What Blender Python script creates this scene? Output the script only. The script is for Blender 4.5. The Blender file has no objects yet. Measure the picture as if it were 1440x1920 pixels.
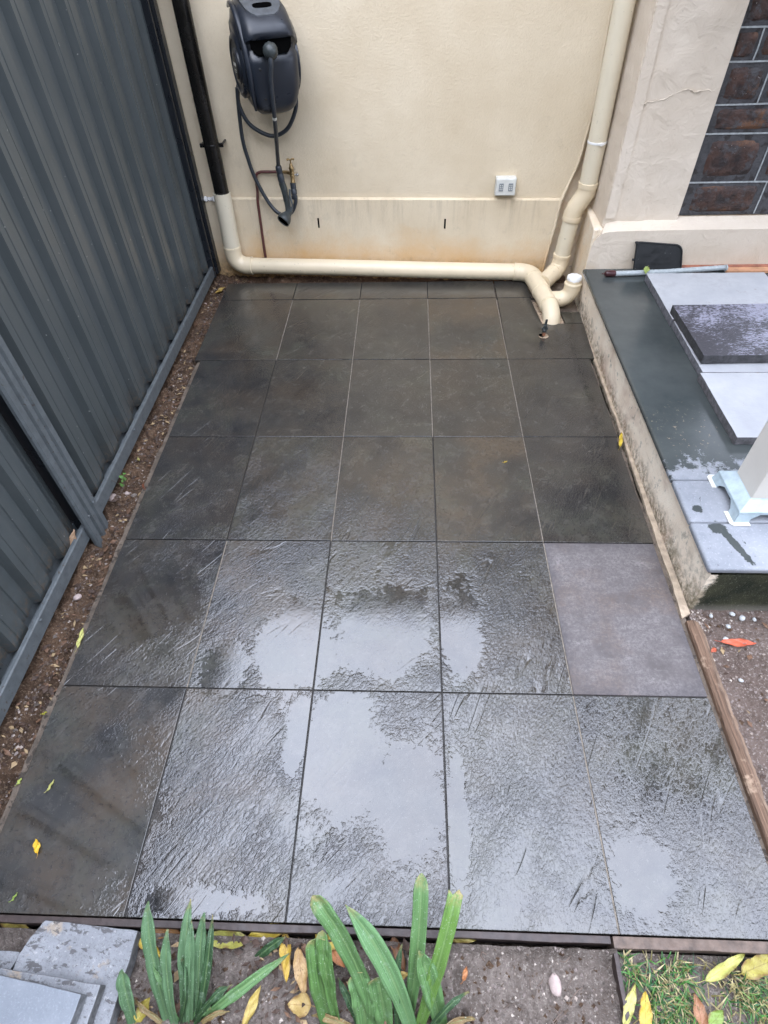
import bpy, bmesh, math, random
from mathutils import Vector, Matrix, noise

R_ = math.radians
rnd = random.Random(7)
scene = bpy.context.scene
COL = scene.collection

# ------------------------------------------------------------------ camera
cam_data = bpy.data.cameras.new("camera")
cam = bpy.data.objects.new("camera", cam_data)
COL.objects.link(cam)
cam_data.sensor_fit = 'VERTICAL'
cam_data.sensor_height = 24.0
cam_data.lens = 1096.162 / 1920 * 24.0
cam_data.clip_start = 0.02
cam_data.clip_end = 500
cam.matrix_world = (Matrix.Translation((-0.10812, -2.60035, 1.71608))
                    @ Matrix.Rotation(0.061208, 4, 'Z')
                    @ Matrix.Rotation(0.735071, 4, 'X')
                    @ Matrix.Rotation(-0.039402, 4, 'Z'))
scene.camera = cam
scene.render.resolution_x = 768
scene.render.resolution_y = 1024

# ------------------------------------------------------------------ world, sun, exposure
SUN_DIR = Vector((-0.32, -0.62, 0.78)).normalized()
SUN_EL = math.asin(SUN_DIR.z)
SUN_AZ = math.atan2(SUN_DIR.x, SUN_DIR.y)
world = bpy.data.worlds.new("World")
scene.world = world
world.use_nodes = True
wn, wl = world.node_tree.nodes, world.node_tree.links
wn.clear()
wo = wn.new('ShaderNodeOutputWorld')
wb = wn.new('ShaderNodeBackground')
sky = wn.new('ShaderNodeTexSky')
sky.sky_type = 'NISHITA'
sky.sun_disc = False
sky.sun_elevation = SUN_EL
sky.sun_rotation = SUN_AZ
sky.air_density = 1.0
sky.dust_density = 2.0
# overcast: the blue of the sky mostly hidden by an even, slightly mottled cloud sheet
cloud = wn.new('ShaderNodeTexNoise'); cloud.inputs['Scale'].default_value = 2.2; cloud.inputs['Detail'].default_value = 4
cr = wn.new('ShaderNodeMapRange'); cr.inputs['From Min'].default_value = .3; cr.inputs['From Max'].default_value = .7
cr.inputs['To Min'].default_value = 0.86; cr.inputs['To Max'].default_value = 1.12
cc = wn.new('ShaderNodeMix'); cc.data_type = 'RGBA'; cc.blend_type = 'MULTIPLY'; cc.inputs[0].default_value = 1.0
cc.inputs[6].default_value = (40.0, 43.2, 52.0, 1)
mixs = wn.new('ShaderNodeMix'); mixs.data_type = 'RGBA'; mixs.inputs[0].default_value = 0.85
tc = wn.new('ShaderNodeTexCoord')
wl.new(tc.outputs['Generated'], cloud.inputs['Vector'])
wl.new(cloud.outputs['Fac'], cr.inputs['Value'])
# standard overcast sky: three times brighter overhead than at the horizon
sepw = wn.new('ShaderNodeSeparateXYZ'); wl.new(tc.outputs['Generated'], sepw.inputs[0])
cie = wn.new('ShaderNodeMapRange'); cie.inputs['From Min'].default_value = 0; cie.inputs['From Max'].default_value = 1
cie.inputs['To Min'].default_value = .33; cie.inputs['To Max'].default_value = 1.0
wl.new(sepw.outputs['Z'], cie.inputs['Value'])
cm = wn.new('ShaderNodeMath'); cm.operation = 'MULTIPLY'
wl.new(cr.outputs['Result'], cm.inputs[0]); wl.new(cie.outputs['Result'], cm.inputs[1])
wl.new(cm.outputs[0], cc.inputs[7])
wl.new(sky.outputs['Color'], mixs.inputs[6])
wl.new(cc.outputs[2], mixs.inputs[7])
wl.new(mixs.outputs[2], wb.inputs['Color'])
wb.inputs['Strength'].default_value = 0.15
wl.new(wb.outputs['Background'], wo.inputs['Surface'])

sun_d = bpy.data.lights.new("sun", 'SUN')
sun_d.energy = 0.5
sun_d.angle = R_(35)
sun_d.color = (1.0, 0.96, 0.9)
sun = bpy.data.objects.new("sun", sun_d)
COL.objects.link(sun)
sun.rotation_euler = SUN_DIR.to_track_quat('Z', 'Y').to_euler()

vs = scene.view_settings
vs.view_transform = 'Standard'
vs.look = 'None'
vs.exposure = 0.17
vs.gamma = 1.0
vs.use_curve_mapping = False
scene.render.engine = 'CYCLES'
scene.cycles.max_bounces = 8

# ------------------------------------------------------------------ material helpers
class NT:
    def __init__(s, name):
        s.m = bpy.data.materials.new(name); s.m.use_nodes = True
        s.t = s.m.node_tree; s.t.nodes.clear()
        s.out = s.t.nodes.new('ShaderNodeOutputMaterial')
        s.bsdf = s.t.nodes.new('ShaderNodeBsdfPrincipled')
        s.t.links.new(s.bsdf.outputs[0], s.out.inputs[0])
        s._tc = None
    def set(s, sock, v):
        if isinstance(v, bpy.types.NodeSocket): s.t.links.new(v, sock)
        elif isinstance(v, (tuple, list)) and len(v) == 3 and sock.type == 'RGBA': sock.default_value = (*v, 1)
        else: sock.default_value = v
    def n(s, typ, out=0, **kw):
        nd = s.t.nodes.new(typ)
        for k, v in kw.items():
            if k.startswith('_'): setattr(nd, k[1:], v)
            elif k.startswith('i') and k[1:].isdigit(): s.set(nd.inputs[int(k[1:])], v)
            else: s.set(nd.inputs[k.replace('__', ' ')], v)
        return nd.outputs[out]
    def obj(s):
        if s._tc is None: s._tc = s.t.nodes.new('ShaderNodeTexCoord')
        return s._tc.outputs['Object']
    def noise(s, scale, detail=4, rough=0.55, vec=None, dist=0.0, out=0):
        return s.n('ShaderNodeTexNoise', out, Vector=vec or s.obj(), Scale=scale, Detail=detail, Roughness=rough, Distortion=dist)
    def map(s, loc=(0,0,0), rot=(0,0,0), scale=(1,1,1), vec=None):
        return s.n('ShaderNodeMapping', Vector=vec or s.obj(), Location=loc, Rotation=rot, Scale=scale)
    def ramp(s, fac, a, b, lo=0.0, hi=1.0):
        return s.n('ShaderNodeMapRange', Value=fac, From__Min=a, From__Max=b, To__Min=lo, To__Max=hi)
    def mix(s, fac, a, b, blend='MIX'):
        return s.n('ShaderNodeMix', 2, _data_type='RGBA', _blend_type=blend, i0=fac, i6=a, i7=b)
    def math(s, op, a, b=0.0, c=0.0):
        return s.n('ShaderNodeMath', _operation=op, i0=a, i1=b, i2=c)
    def sep(s, vec=None):
        nd = s.t.nodes.new('ShaderNodeSeparateXYZ'); s.t.links.new(vec or s.obj(), nd.inputs[0]); return nd.outputs
    def bump(s, h, strength=0.3, dist=0.01, normal=None):
        kw = dict(Height=h, Strength=strength, Distance=dist)
        if normal is not None: kw['Normal'] = normal
        return s.n('ShaderNodeBump', **kw)
    def info(s, out): 
        nd = s.t.nodes.new('ShaderNodeObjectInfo'); return nd.outputs[out]
    def done(s, **kw):
        for k, v in kw.items(): s.set(s.bsdf.inputs[k.replace('__', ' ')], v)
        return s.m

def simple(name, col, rough=0.5, var=0.25, scale=20, bump=0.0, bscale=80, metallic=0.0, bdist=0.004, spec=0.5, speck=None):
    m = NT(name)
    f = m.noise(scale, 5, 0.6)
    lo = tuple(c * (1 - var) for c in col); hi = tuple(min(1, c * (1 + var)) for c in col)
    c = m.mix(m.ramp(f, .3, .7), lo, hi)
    if speck:
        sc, thr, sc_col = speck
        c = m.mix(m.ramp(m.noise(sc, 2), thr, thr + .04), c, sc_col)
    kw = dict(Base__Color=c, Roughness=m.ramp(m.noise(scale * 1.7, 3), .3, .7, max(0, rough - .1), min(1, rough + .1)), Metallic=metallic, Specular__IOR__Level=spec)
    if bump: kw['Normal'] = m.bump(m.noise(bscale, 4, .6), bump, bdist)
    return m.done(**kw)

M = {}
def mat_tile(name, smooth_dark=False):
    m = NT(name)
    rnd_ = m.info('Random'); colr = m.t.nodes.new('ShaderNodeSeparateColor')
    m.t.links.new(m.info('Color'), colr.inputs[0])
    wet, brown, pool = colr.outputs[0], colr.outputs[1], colr.outputs[2]
    off = m.n('ShaderNodeCombineXYZ', X=m.math('MULTIPLY', rnd_, 37.0), Y=m.math('MULTIPLY', rnd_, 91.0), Z=m.math('MULTIPLY', rnd_, 13.0))
    v = m.n('ShaderNodeVectorMath', _operation='ADD', i0=m.obj(), i1=off)
    # rotated, stretched coordinates for the slate cleavage
    ang = m.math('ADD', -0.95, m.math('MULTIPLY', m.math('SUBTRACT', rnd_, .5), .5))
    rot = m.n('ShaderNodeVectorRotate', _rotation_type='Z_AXIS', Vector=v, Angle=ang)
    st = m.n('ShaderNodeVectorMath', _operation='MULTIPLY', i0=rot, i1=(5.0, 30.0, 5.0))
    st2 = m.n('ShaderNodeVectorMath', _operation='MULTIPLY', i0=rot, i1=(2.2, 17.0, 2.0))
    fine = m.n('ShaderNodeVectorMath', _operation='MULTIPLY', i0=rot, i1=(84.0, 150.0, 80.0))
    ridge = m.n('ShaderNodeTexNoise', Vector=st, Scale=1.0, Detail=3.0, Roughness=.5, Distortion=.6)
    crk = m.math('ABSOLUTE', m.math('SUBTRACT', m.n('ShaderNodeTexNoise', Vector=st2, Scale=1.0, Detail=1.0, Roughness=.4, Distortion=.5), .5))
    gate = m.ramp(m.noise(5.5, 2, .5, v), .5, .62)
    crease = m.math('MULTIPLY', m.ramp(crk, 0.0, .022, 1.0, 0.0), gate)
    rip = m.n('ShaderNodeTexNoise', Vector=fine, Scale=1.0, Detail=3.5, Roughness=.6, Distortion=.3)
    rip = m.n('ShaderNodeMapRange', _interpolation_type='SMOOTHSTEP', Value=rip, From__Min=.36, From__Max=.70, To__Min=0.0, To__Max=1.0)
    patch = m.ramp(m.noise(1.0, 4, .6, m.n('ShaderNodeVectorMath', _operation='MULTIPLY', i0=rot, i1=(4.5, 9.0, 4.0)), .5), .34, .64, .22, 1.0)
    rip = m.math('MULTIPLY', rip, patch)
    # where water lies flat over the relief
    pn = m.noise(7.0, 5, .62, v, .3)
    pos = m.n('ShaderNodeNewGeometry', 0)
    def puddle(px, py, ax, ay):
        q = m.n('ShaderNodeVectorMath', _operation='MULTIPLY', i0=m.n('ShaderNodeVectorMath', _operation='SUBTRACT', i0=pos, i1=(px, py, 0)), i1=(1/ax, 1/ay, 0))
        return m.math('SUBTRACT', 1.0, m.n('ShaderNodeVectorMath', 1, _operation='LENGTH', i0=q))
    pd = None
    for a_ in ((-.47, -1.66, .20, .22), (-.19, -1.58, .24, .26), (.07, -1.56, .10, .24), (-.30, -2.00, .18, .26), (-.10, -2.10, .16, .22), (.48, -2.27, .10, .15),
               (-.62, -2.36, .20, .05), (.03, -2.15, .035, .30), (-.43, -1.95, .05, .18), (-.98, -2.2, .25, .28), (-1.0, -1.5, .2, .2), (-.7, -1.72, .12, .12)):
        q_ = puddle(*a_); pd = q_ if pd is None else m.math('MAXIMUM', pd, q_)
    pd = m.math('ADD', pd, m.math('MULTIPLY', m.math('SUBTRACT', pn, .5), 1.5))
    pd = m.math('ADD', pd, m.math('MULTIPLY', m.math('SUBTRACT', m.noise(70, 3, .6, v), .5), .9))
    thr = m.math('SUBTRACT', .84, m.math('MULTIPLY', pool, .3))
    small = m.math('MULTIPLY', m.math('SUBTRACT', pn, thr), 3.0)
    flat = m.ramp(m.math('MAXIMUM', m.math('SUBTRACT', pd, .12), small), -.10, .16)
    rough_relief = m.math('SUBTRACT', 1.0, m.math('MULTIPLY', flat, .93))
    h = m.math('ADD', m.math('MULTIPLY', ridge, 1.35), m.math('MULTIPLY', rip, .92))
    h = m.math('SUBTRACT', h, m.math('MULTIPLY', crease, 1.3))
    h = m.math('MULTIPLY', m.math('MULTIPLY', h, rough_relief), m.info('Alpha'))
    nrm = m.bump(h, .66, .0023)
    # colour
    big = m.noise(5.0, 5, .62, v, .4)
    mid = m.noise(22, 6, .7, v, .3)
    c = m.mix(m.ramp(big, .35, .66), (.0165, .0162, .0168), (.035, .0335, .030))
    c = m.mix(m.math('MULTIPLY', m.ramp(m.noise(2.6, 5, .7, v, .6), .48, .64), .75), c, (.050, .050, .038))
    c = m.mix(m.ramp(m.noise(9, 6, .72, v, .5), .54, .72, 0, .6), c, (.0125, .0125, .0135))
    c = m.mix(m.math('MULTIPLY', crease, .35), c, (.055, .05, .042))
    c = m.mix(m.math('MULTIPLY', m.ramp(m.noise(3.6, 4, .6, v), .42, .66), m.math('ADD', .28, m.math('MULTIPLY', brown, .72))), c, (.056, .041, .028))
    c = m.mix(m.ramp(mid, .50, .72, 0, .42), c, (.082, .076, .066))
    c = m.mix(m.ramp(m.noise(75, 5, .75, v), .52, .66, 0, .5), c, (.006, .006, .008))
    c = m.mix(m.math('MULTIPLY', m.ramp(ridge, .58, .8), .14), c, (.075, .07, .06))
    c = m.mix(m.ramp(m.noise(150, 3, .6, v), .62, .70, 0, .45), c, (.11, .105, .095))
    stv = m.n('ShaderNodeVectorMath', _operation='MULTIPLY', i0=v, i1=(22.0, 60.0, 20.0))
    stv = m.n('ShaderNodeVectorMath', _operation='MULTIPLY', i0=v, i1=(9.0, 34.0, 20.0))
    dryc = m.mix(m.ramp(m.noise(6.5, 7, .72, v, .2), .32, .66), (.088, .078, .082), (.185, .170, .180))
    dryc = m.mix(m.ramp(m.noise(1.0, 6, .75, stv, .6), .50, .72, 0, .5), dryc, (.255, .24, .25))
    dryc = m.mix(m.ramp(m.noise(4.0, 5, .65, v), .50, .70, 0, .55), dryc, (.125, .080, .055))
    dryc = m.mix(m.ramp(m.noise(105, 5, .8, v), .42, .60, 0, .8), dryc, (.090, .082, .086))
    dryc = m.mix(m.ramp(m.noise(95, 4, .7, v), .58, .68, 0, .22), dryc, (.27, .255, .265))
    lx = m.sep(m.obj())
    ed = m.math('MAXIMUM', m.math('DIVIDE', m.math('ABSOLUTE', lx[0]), .2), m.math('DIVIDE', m.math('ABSOLUTE', lx[1]), .3))
    ed = m.math('ADD', ed, m.math('MULTIPLY', m.math('SUBTRACT', m.noise(9, 5, .7, v), .5), .55))
    dryc = m.mix(1.0, dryc, (.97, .95, .88), 'MULTIPLY')
    dryc = m.mix(m.ramp(ed, .84, 1.06, 0, .6), dryc, (.055, .050, .054))
    col = m.mix(wet, dryc, c)
    r = m.ramp(flat, 0, 1, .085, .035)
    r = m.math('ADD', r, m.math('MULTIPLY', m.ramp(big, .3, .7), .03))
    rr = m.n('ShaderNodeMix', 0, _data_type='FLOAT', i0=wet, i2=.75, i3=r)
    sp = m.n('ShaderNodeMix', 0, _data_type='FLOAT', i0=wet, i2=.25, i3=.72)
    return m.done(Base__Color=col, Roughness=rr, IOR=1.64, Specular__IOR__Level=sp, Normal=nrm)
M['tile'] = mat_tile('wet_slate_tile')

def mat_wall():
    m = NT('cream_textured_render')
    x, y, z = m.sep()
    st = m.noise(190, 3, .6)
    st2 = m.noise(85, 3, .6)
    h = m.math('ADD', m.math('MULTIPLY', st, .5), m.math('MULTIPLY', st2, 1.0))
    c = m.mix(m.ramp(m.noise(3, 5, .6), .3, .7), (.615, .51, .355), (.70, .60, .44))
    c = m.mix(m.ramp(m.noise(260, 2, .5), .6, .75, 0, .35), c, (.40, .34, .26))
    # yellow rising damp low down, uneven
    edge = m.math('ADD', z, m.math('MULTIPLY', m.math('SUBTRACT', m.noise(3.2, 5, .65), .5), .45))
    c = m.mix(m.ramp(edge, .0, .25, .9, 0), c, (.62, .37, .145))
    # sooty streaks hanging below the ledge
    sv = m.map(scale=(26, 26, 2.2))
    sk = m.ramp(m.noise(1.0, 5, .7, sv), .48, .72)
    band = m.math('MULTIPLY', m.ramp(z, .428, .432, 1, 0), m.ramp(z, .20, .43, 0, 1))
    c = m.mix(m.math('MULTIPLY', m.math('MULTIPLY', sk, band), .42), c, (.24, .19, .13))
    c = m.mix(m.math('MULTIPLY', m.ramp(m.noise(7, 6, .75), .58, .74), m.ramp(z, .0, .9, .4, .03)), c, (.19, .165, .13))
    # dirt close to the ground
    c = m.mix(m.math('MULTIPLY', m.ramp(m.noise(30, 5, .7), .38, .62), m.ramp(z, -.02, .10, .8, 0)), c, (.09, .07, .045))
    return m.done(Base__Color=c, Roughness=.9, Specular__IOR__Level=.25, Normal=m.bump(h, .62, .0032))
M['wall'] = mat_wall()

def mat_facade():
    m = NT('pale_trowelled_render')
    x, y, z = m.sep()
    h = m.math('ADD', m.math('MULTIPLY', m.noise(14, 5, .65, dist=.8), 1.0), m.math('MULTIPLY', m.noise(120, 3, .6), .12))
    c = m.mix(m.ramp(m.noise(4, 5, .6), .3, .7), (.60, .515, .41), (.67, .59, .485))
    c = m.mix(m.ramp(m.noise(60, 4, .7), .66, .72, 0, .4), c, (.3, .25, .2))
    c = m.mix(m.math('MULTIPLY', m.ramp(m.noise(6, 5, .6), .4, .6), m.ramp(z, .2, .35, .45, 0)), c, (.50, .38, .25))
    return m.done(Base__Color=c, Roughness=.8, Specular__IOR__Level=.3, Normal=m.bump(h, .55, .012))
M['facade'] = mat_facade()

def mat_side():
    m = NT('yellowed_side_render')
    h = m.noise(28, 5, .7)
    c = m.mix(m.ramp(m.noise(7, 5, .65), .35, .65), (.72, .57, .39), (.76, .68, .55))
    c = m.mix(m.ramp(m.noise(24, 5, .7), .62, .70, 0, .6), c, (.16, .11, .08))
    return m.done(Base__Color=c, Roughness=.85, Normal=m.bump(h, .6, .008))
M['side'] = mat_side()

def mat_pvc(name, base, dirt=.5):
    m = NT(name)
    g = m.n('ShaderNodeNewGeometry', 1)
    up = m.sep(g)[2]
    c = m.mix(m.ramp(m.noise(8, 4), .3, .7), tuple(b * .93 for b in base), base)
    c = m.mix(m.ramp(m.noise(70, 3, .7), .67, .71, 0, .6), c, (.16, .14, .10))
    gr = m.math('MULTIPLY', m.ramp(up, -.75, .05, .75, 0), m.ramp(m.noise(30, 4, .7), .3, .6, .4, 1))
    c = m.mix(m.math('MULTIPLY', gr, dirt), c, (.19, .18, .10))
    return m.done(Base__Color=c, Roughness=m.ramp(m.noise(18, 4), .3, .7, .3, .5), Normal=m.bump(m.noise(300, 2), .04, .001))
M['pvc'] = mat_pvc('cream_drain_plastic', (.71, .60, .42), .85)
M['pvc_pale'] = mat_pvc('pale_downpipe_paint', (.69, .62, .47), .4)

def mat_fence():
    m = NT('slate_grey_sheet_steel')
    x, y, z = m.sep()
    c = m.mix(m.ramp(m.noise(2.2, 5, .6), .3, .7), (.050, .059, .060), (.065, .074, .075))
    sv = m.map(scale=(40, 40, 3))
    c = m.mix(m.ramp(m.noise(1.0, 4, .6, sv), .5, .8, 0, .25), c, (.10, .105, .10))
    c = m.mix(m.math('MULTIPLY', m.ramp(m.noise(12, 5, .7), .45, .62), m.ramp(z, .05, .32, .55, 0)), c, (.034, .034, .030))
    c = m.mix(m.ramp(m.noise(60, 1, .4), .80, .815, 0, .7), c, (.30, .30, .28))
    c = m.mix(m.math('MULTIPLY', m.ramp(m.noise(1.0, 5, .75, m.map(scale=(90, 90, 9))), .60, .70), m.ramp(z, .05, .9, .45, .08)), c, (.17, .155, .13))
    c = m.mix(m.math('MULTIPLY', m.ramp(m.noise(55, 5, .75), .5, .6), m.ramp(z, .06, .16, .65, 0)), c, (.12, .085, .055))
    return m.done(Base__Color=c, Roughness=m.ramp(m.noise(6, 4), .3, .7, .30, .42), Specular__IOR__Level=.55, Normal=m.bump(m.noise(9, 3), .06, .01))
M['fence'] = mat_fence()
M['fence_trim'] = simple('grey_steel_trim', (.085, .096, .100), .45, .2, 30, .1, 200, speck=(90, .66, (.060, .052, .045)))
M['fence_dark'] = simple('dark_steel_and_gap_shade', (.012, .014, .017), .30, .15, 5)  # end post's own dark steel, also the painted shade in the other post's gap
M['black_gloss'] = simple('black_glossy_paint', (.0055, .0050, .0045), .24, .3, 10)
M['reel'] = simple('charcoal_moulded_plastic', (.0125, .016, .023), .34, .22, 6, .05, 240)
M['reel_lid'] = simple('mid_grey_plastic', (.062, .068, .074), .6, .3, 30, .15, 200)  # lid is a lighter grey than the reel body
M['hose'] = simple('dark_hose_rubber', (.024, .029, .036), .4, .2, 20)
M['gun'] = simple('grey_black_gun_plastic', (.030, .036, .036), .4, .5, 60, .2, 150)
M['black'] = simple('matt_black_plastic', (.008, .009, .010), .45, .3, 30, speck=(110, .735, (.3, .3, .28)))
M['void'] = simple('opening_shade_black', (.002, .002, .002), .95, .1, spec=0.0)  # near black, paints the darkness inside slots and holes
M['brass'] = simple('dull_brass', (.30, .21, .10), .38, .4, 80, .2, 150, metallic=.85)
M['chrome'] = simple('dull_steel', (.45, .45, .44), .3, .2, 60, metallic=.9)
M['copper'] = simple('maroon_painted_pipe', (.095, .030, .026), .5, .35, 40)
M['copper_bare'] = simple('copper_stub', (.42, .20, .12), .45, .4, 80, metallic=.6)
M['gpo'] = simple('grey_white_plastic', (.62, .62, .57), .35, .08, 20)
M['gpo_dark'] = simple('grey_switch', (.22, .24, .25), .4, .15, 40)
M['white'] = simple('chalky_white_plastic', (.78, .78, .76), .5, .08, 40, .2, 120)
M['grout'] = simple('pale_sandy_grout', (.17, .145, .115), .9, .4, 60, .4, 200)
M['grout_dark'] = simple('dark_wet_joint', (.022, .019, .016), .6, .4, 60, .4, 200)
M['bed'] = simple('sandy_mortar_bed', (.36, .27, .185), .95, .4, 35, .7, 120, bdist=.01, speck=(50, .60, (.11, .08, .06)))
M['fillet'] = simple('old_mortar_fillet', (.36, .285, .205), .95, .35, 30, .35, 70)
M['bed_wet'] = simple('wet_mortar_bed', (.12, .092, .068), .7, .4, 25, .7, 120, bdist=.01, speck=(40, .58, (.05, .038, .028)))

def mat_step(name, moss):
    m = NT(name)
    x, y, z = m.sep()
    c = m.mix(m.ramp(m.noise(9, 5, .65), .3, .7), (.78, .655, .51), (.90, .81, .665))
    dv = m.map(rot=(R_(-38), 0, 0), scale=(8, 4, 36))
    c = m.mix(m.ramp(m.noise(1.0, 5, .7, dv), .57, .74, 0, .4), c, (.42, .32, .22))
    c = m.mix(m.ramp(m.noise(4.2, 5, .68), .61, .67, 0, .7), c, (.36, .29, .20))
    lowz = m.math('ADD', z, m.math('MULTIPLY', m.math('SUBTRACT', m.noise(6, 5, .7), .5), .26))
    c = m.mix(m.math('MULTIPLY', m.ramp(lowz, .01, .075, .85, 0), m.ramp(m.noise(40, 5, .75), .40, .56)), c, (.20, .155, .10))
    # black algae specks towards the open end of the step
    al = m.math('MULTIPLY', m.ramp(m.noise(75, 5, .8), .50, .60), m.ramp(m.math('ADD', y, m.math('MULTIPLY', m.noise(5, 4), .7)), -1.1, -.4, .75, 0))
    c = m.mix(m.math('MULTIPLY', al, m.ramp(m.math('ADD', m.noise(5, 4, .6), m.math('MULTIPLY', z, -1.2)), .38, .56)), c, (.075, .068, .048))
    c = m.mix(m.ramp(m.noise(3.2, 4, .6, dist=.5), .56, .66, 0, .5), c, (.44, .30, .22))
    gm = m.math('MULTIPLY', m.ramp(m.noise(14, 5, .75), .46, .62), m.ramp(m.math('ADD', y, m.math('MULTIPLY', z, 1.6)), -1.36, -1.0, .8, 0))
    c = m.mix(gm, c, (.115, .105, .055))
    if moss:
        c2 = m.mix(m.ramp(m.noise(9, 5, .65), .35, .68), (.018, .022, .014), (.062, .062, .036))
        c2 = m.mix(m.ramp(m.noise(130, 4, .7), .6, .68, 0, .6), c2, (.26, .25, .20))
        c2 = m.mix(m.ramp(z, -.02, .025, .7, 0), c2, (.24, .22, .19))
        c = m.mix(m.ramp(m.math('ADD', x, m.math('MULTIPLY', m.math('SUBTRACT', m.noise(18, 5, .75), .5), .10)), .858, .875), c, c2)
    h = m.math('ADD', m.math('MULTIPLY', m.noise(45, 5, .7), .7), m.noise(180, 3, .6))
    return m.done(Base__Color=c, Roughness=.92, Specular__IOR__Level=.2, Normal=m.bump(h, .7, .004))
M['step'] = mat_step('stained_concrete_render', True)

def mat_coping():
    m = NT('slate_coping_part_wet')
    x, y, z = m.sep()
    wob = m.math('MULTIPLY', m.math('SUBTRACT', m.noise(16, 6, .75), .5), .55)
    wet = m.ramp(m.math('ADD', y, wob), -1.04, -1.0)
    # a few puddle patches left on the dry end
    pud = m.ramp(m.noise(9, 6, .7, m.map(loc=(3.15, 0.4, 0), rot=(0, 0, .6), scale=(1.6, .55, 1)), .4), .615, .625)
    top = m.ramp(z, .206, .2085)
    def blob(px, py, ax, ay, rot, seed):
        q = m.map(loc=(0, 0, 0), vec=m.n('ShaderNodeVectorMath', _operation='SUBTRACT', i0=m.obj(), i1=(px, py, .21)))
        q = m.n('ShaderNodeVectorRotate', _rotation_type='Z_AXIS', Vector=q, Angle=rot)
        q = m.n('ShaderNodeVectorMath', _operation='MULTIPLY', i0=q, i1=(1/ax, 1/ay, 0))
        d = m.n('ShaderNodeVectorMath', 1, _operation='LENGTH', i0=q)
        d = m.math('ADD', d, m.math('MULTIPLY', m.math('SUBTRACT', m.noise(32, 5, .65, m.map(loc=(seed, 0, 0))), .5), 1.9))
        return m.ramp(d, .90, 1.06, 1, 0)
    b1_ = blob(.922, -1.305, .030, .030, 0, 1); b2_ = blob(.957, -1.385, .015, .078, -.34, 2); b3_ = blob(.885, -1.215, .018, .022, 0, 3)
    pud = m.math('MAXIMUM', pud, m.math('MAXIMUM', b1_, m.math('MAXIMUM', b2_, b3_)))
    wet = m.math('MAXIMUM', wet, m.math('MULTIPLY', pud, top))
    dark = m.mix(m.ramp(m.noise(3.5, 5, .6), .35, .65), (.040, .048, .048), (.066, .074, .072))
    dark = m.mix(m.ramp(m.noise(26, 6, .75), .64, .72, 0, .3), dark, (.13, .13, .12))
    dark = m.mix(m.math('MULTIPLY', m.ramp(m.noise(70, 4, .8), .62, .68), m.ramp(m.n('ShaderNodeVectorMath', 1, _operation='DISTANCE', i0=m.obj(), i1=(.96, -.80, .21)), .05, .20, .9, 0)), dark, (.32, .25, .17))
    dry = m.mix(m.ramp(m.noise(7, 5, .65), .3, .7), (.165, .178, .200), (.275, .288, .31))
    dry = m.mix(m.ramp(m.noise(120, 4, .75), .57, .64, 0, .5), dry, (.38, .395, .42))
    dry = m.mix(m.ramp(m.noise(60, 4, .75), .64, .70, 0, .7), dry, (.055, .06, .065))
    c = m.mix(wet, dry, dark)
    r = m.n('ShaderNodeMix', 0, _data_type='FLOAT', i0=wet, i2=.7, i3=m.ramp(m.noise(4, 4), .3, .7, .14, .26))
    h = m.math('MULTIPLY', m.noise(60, 5, .65), m.math('SUBTRACT', 1.0, m.math('MULTIPLY', wet, .9)))
    return m.done(Base__Color=c, Roughness=r, Normal=m.bump(h, .3, .003))
M['coping'] = mat_coping()

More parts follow.
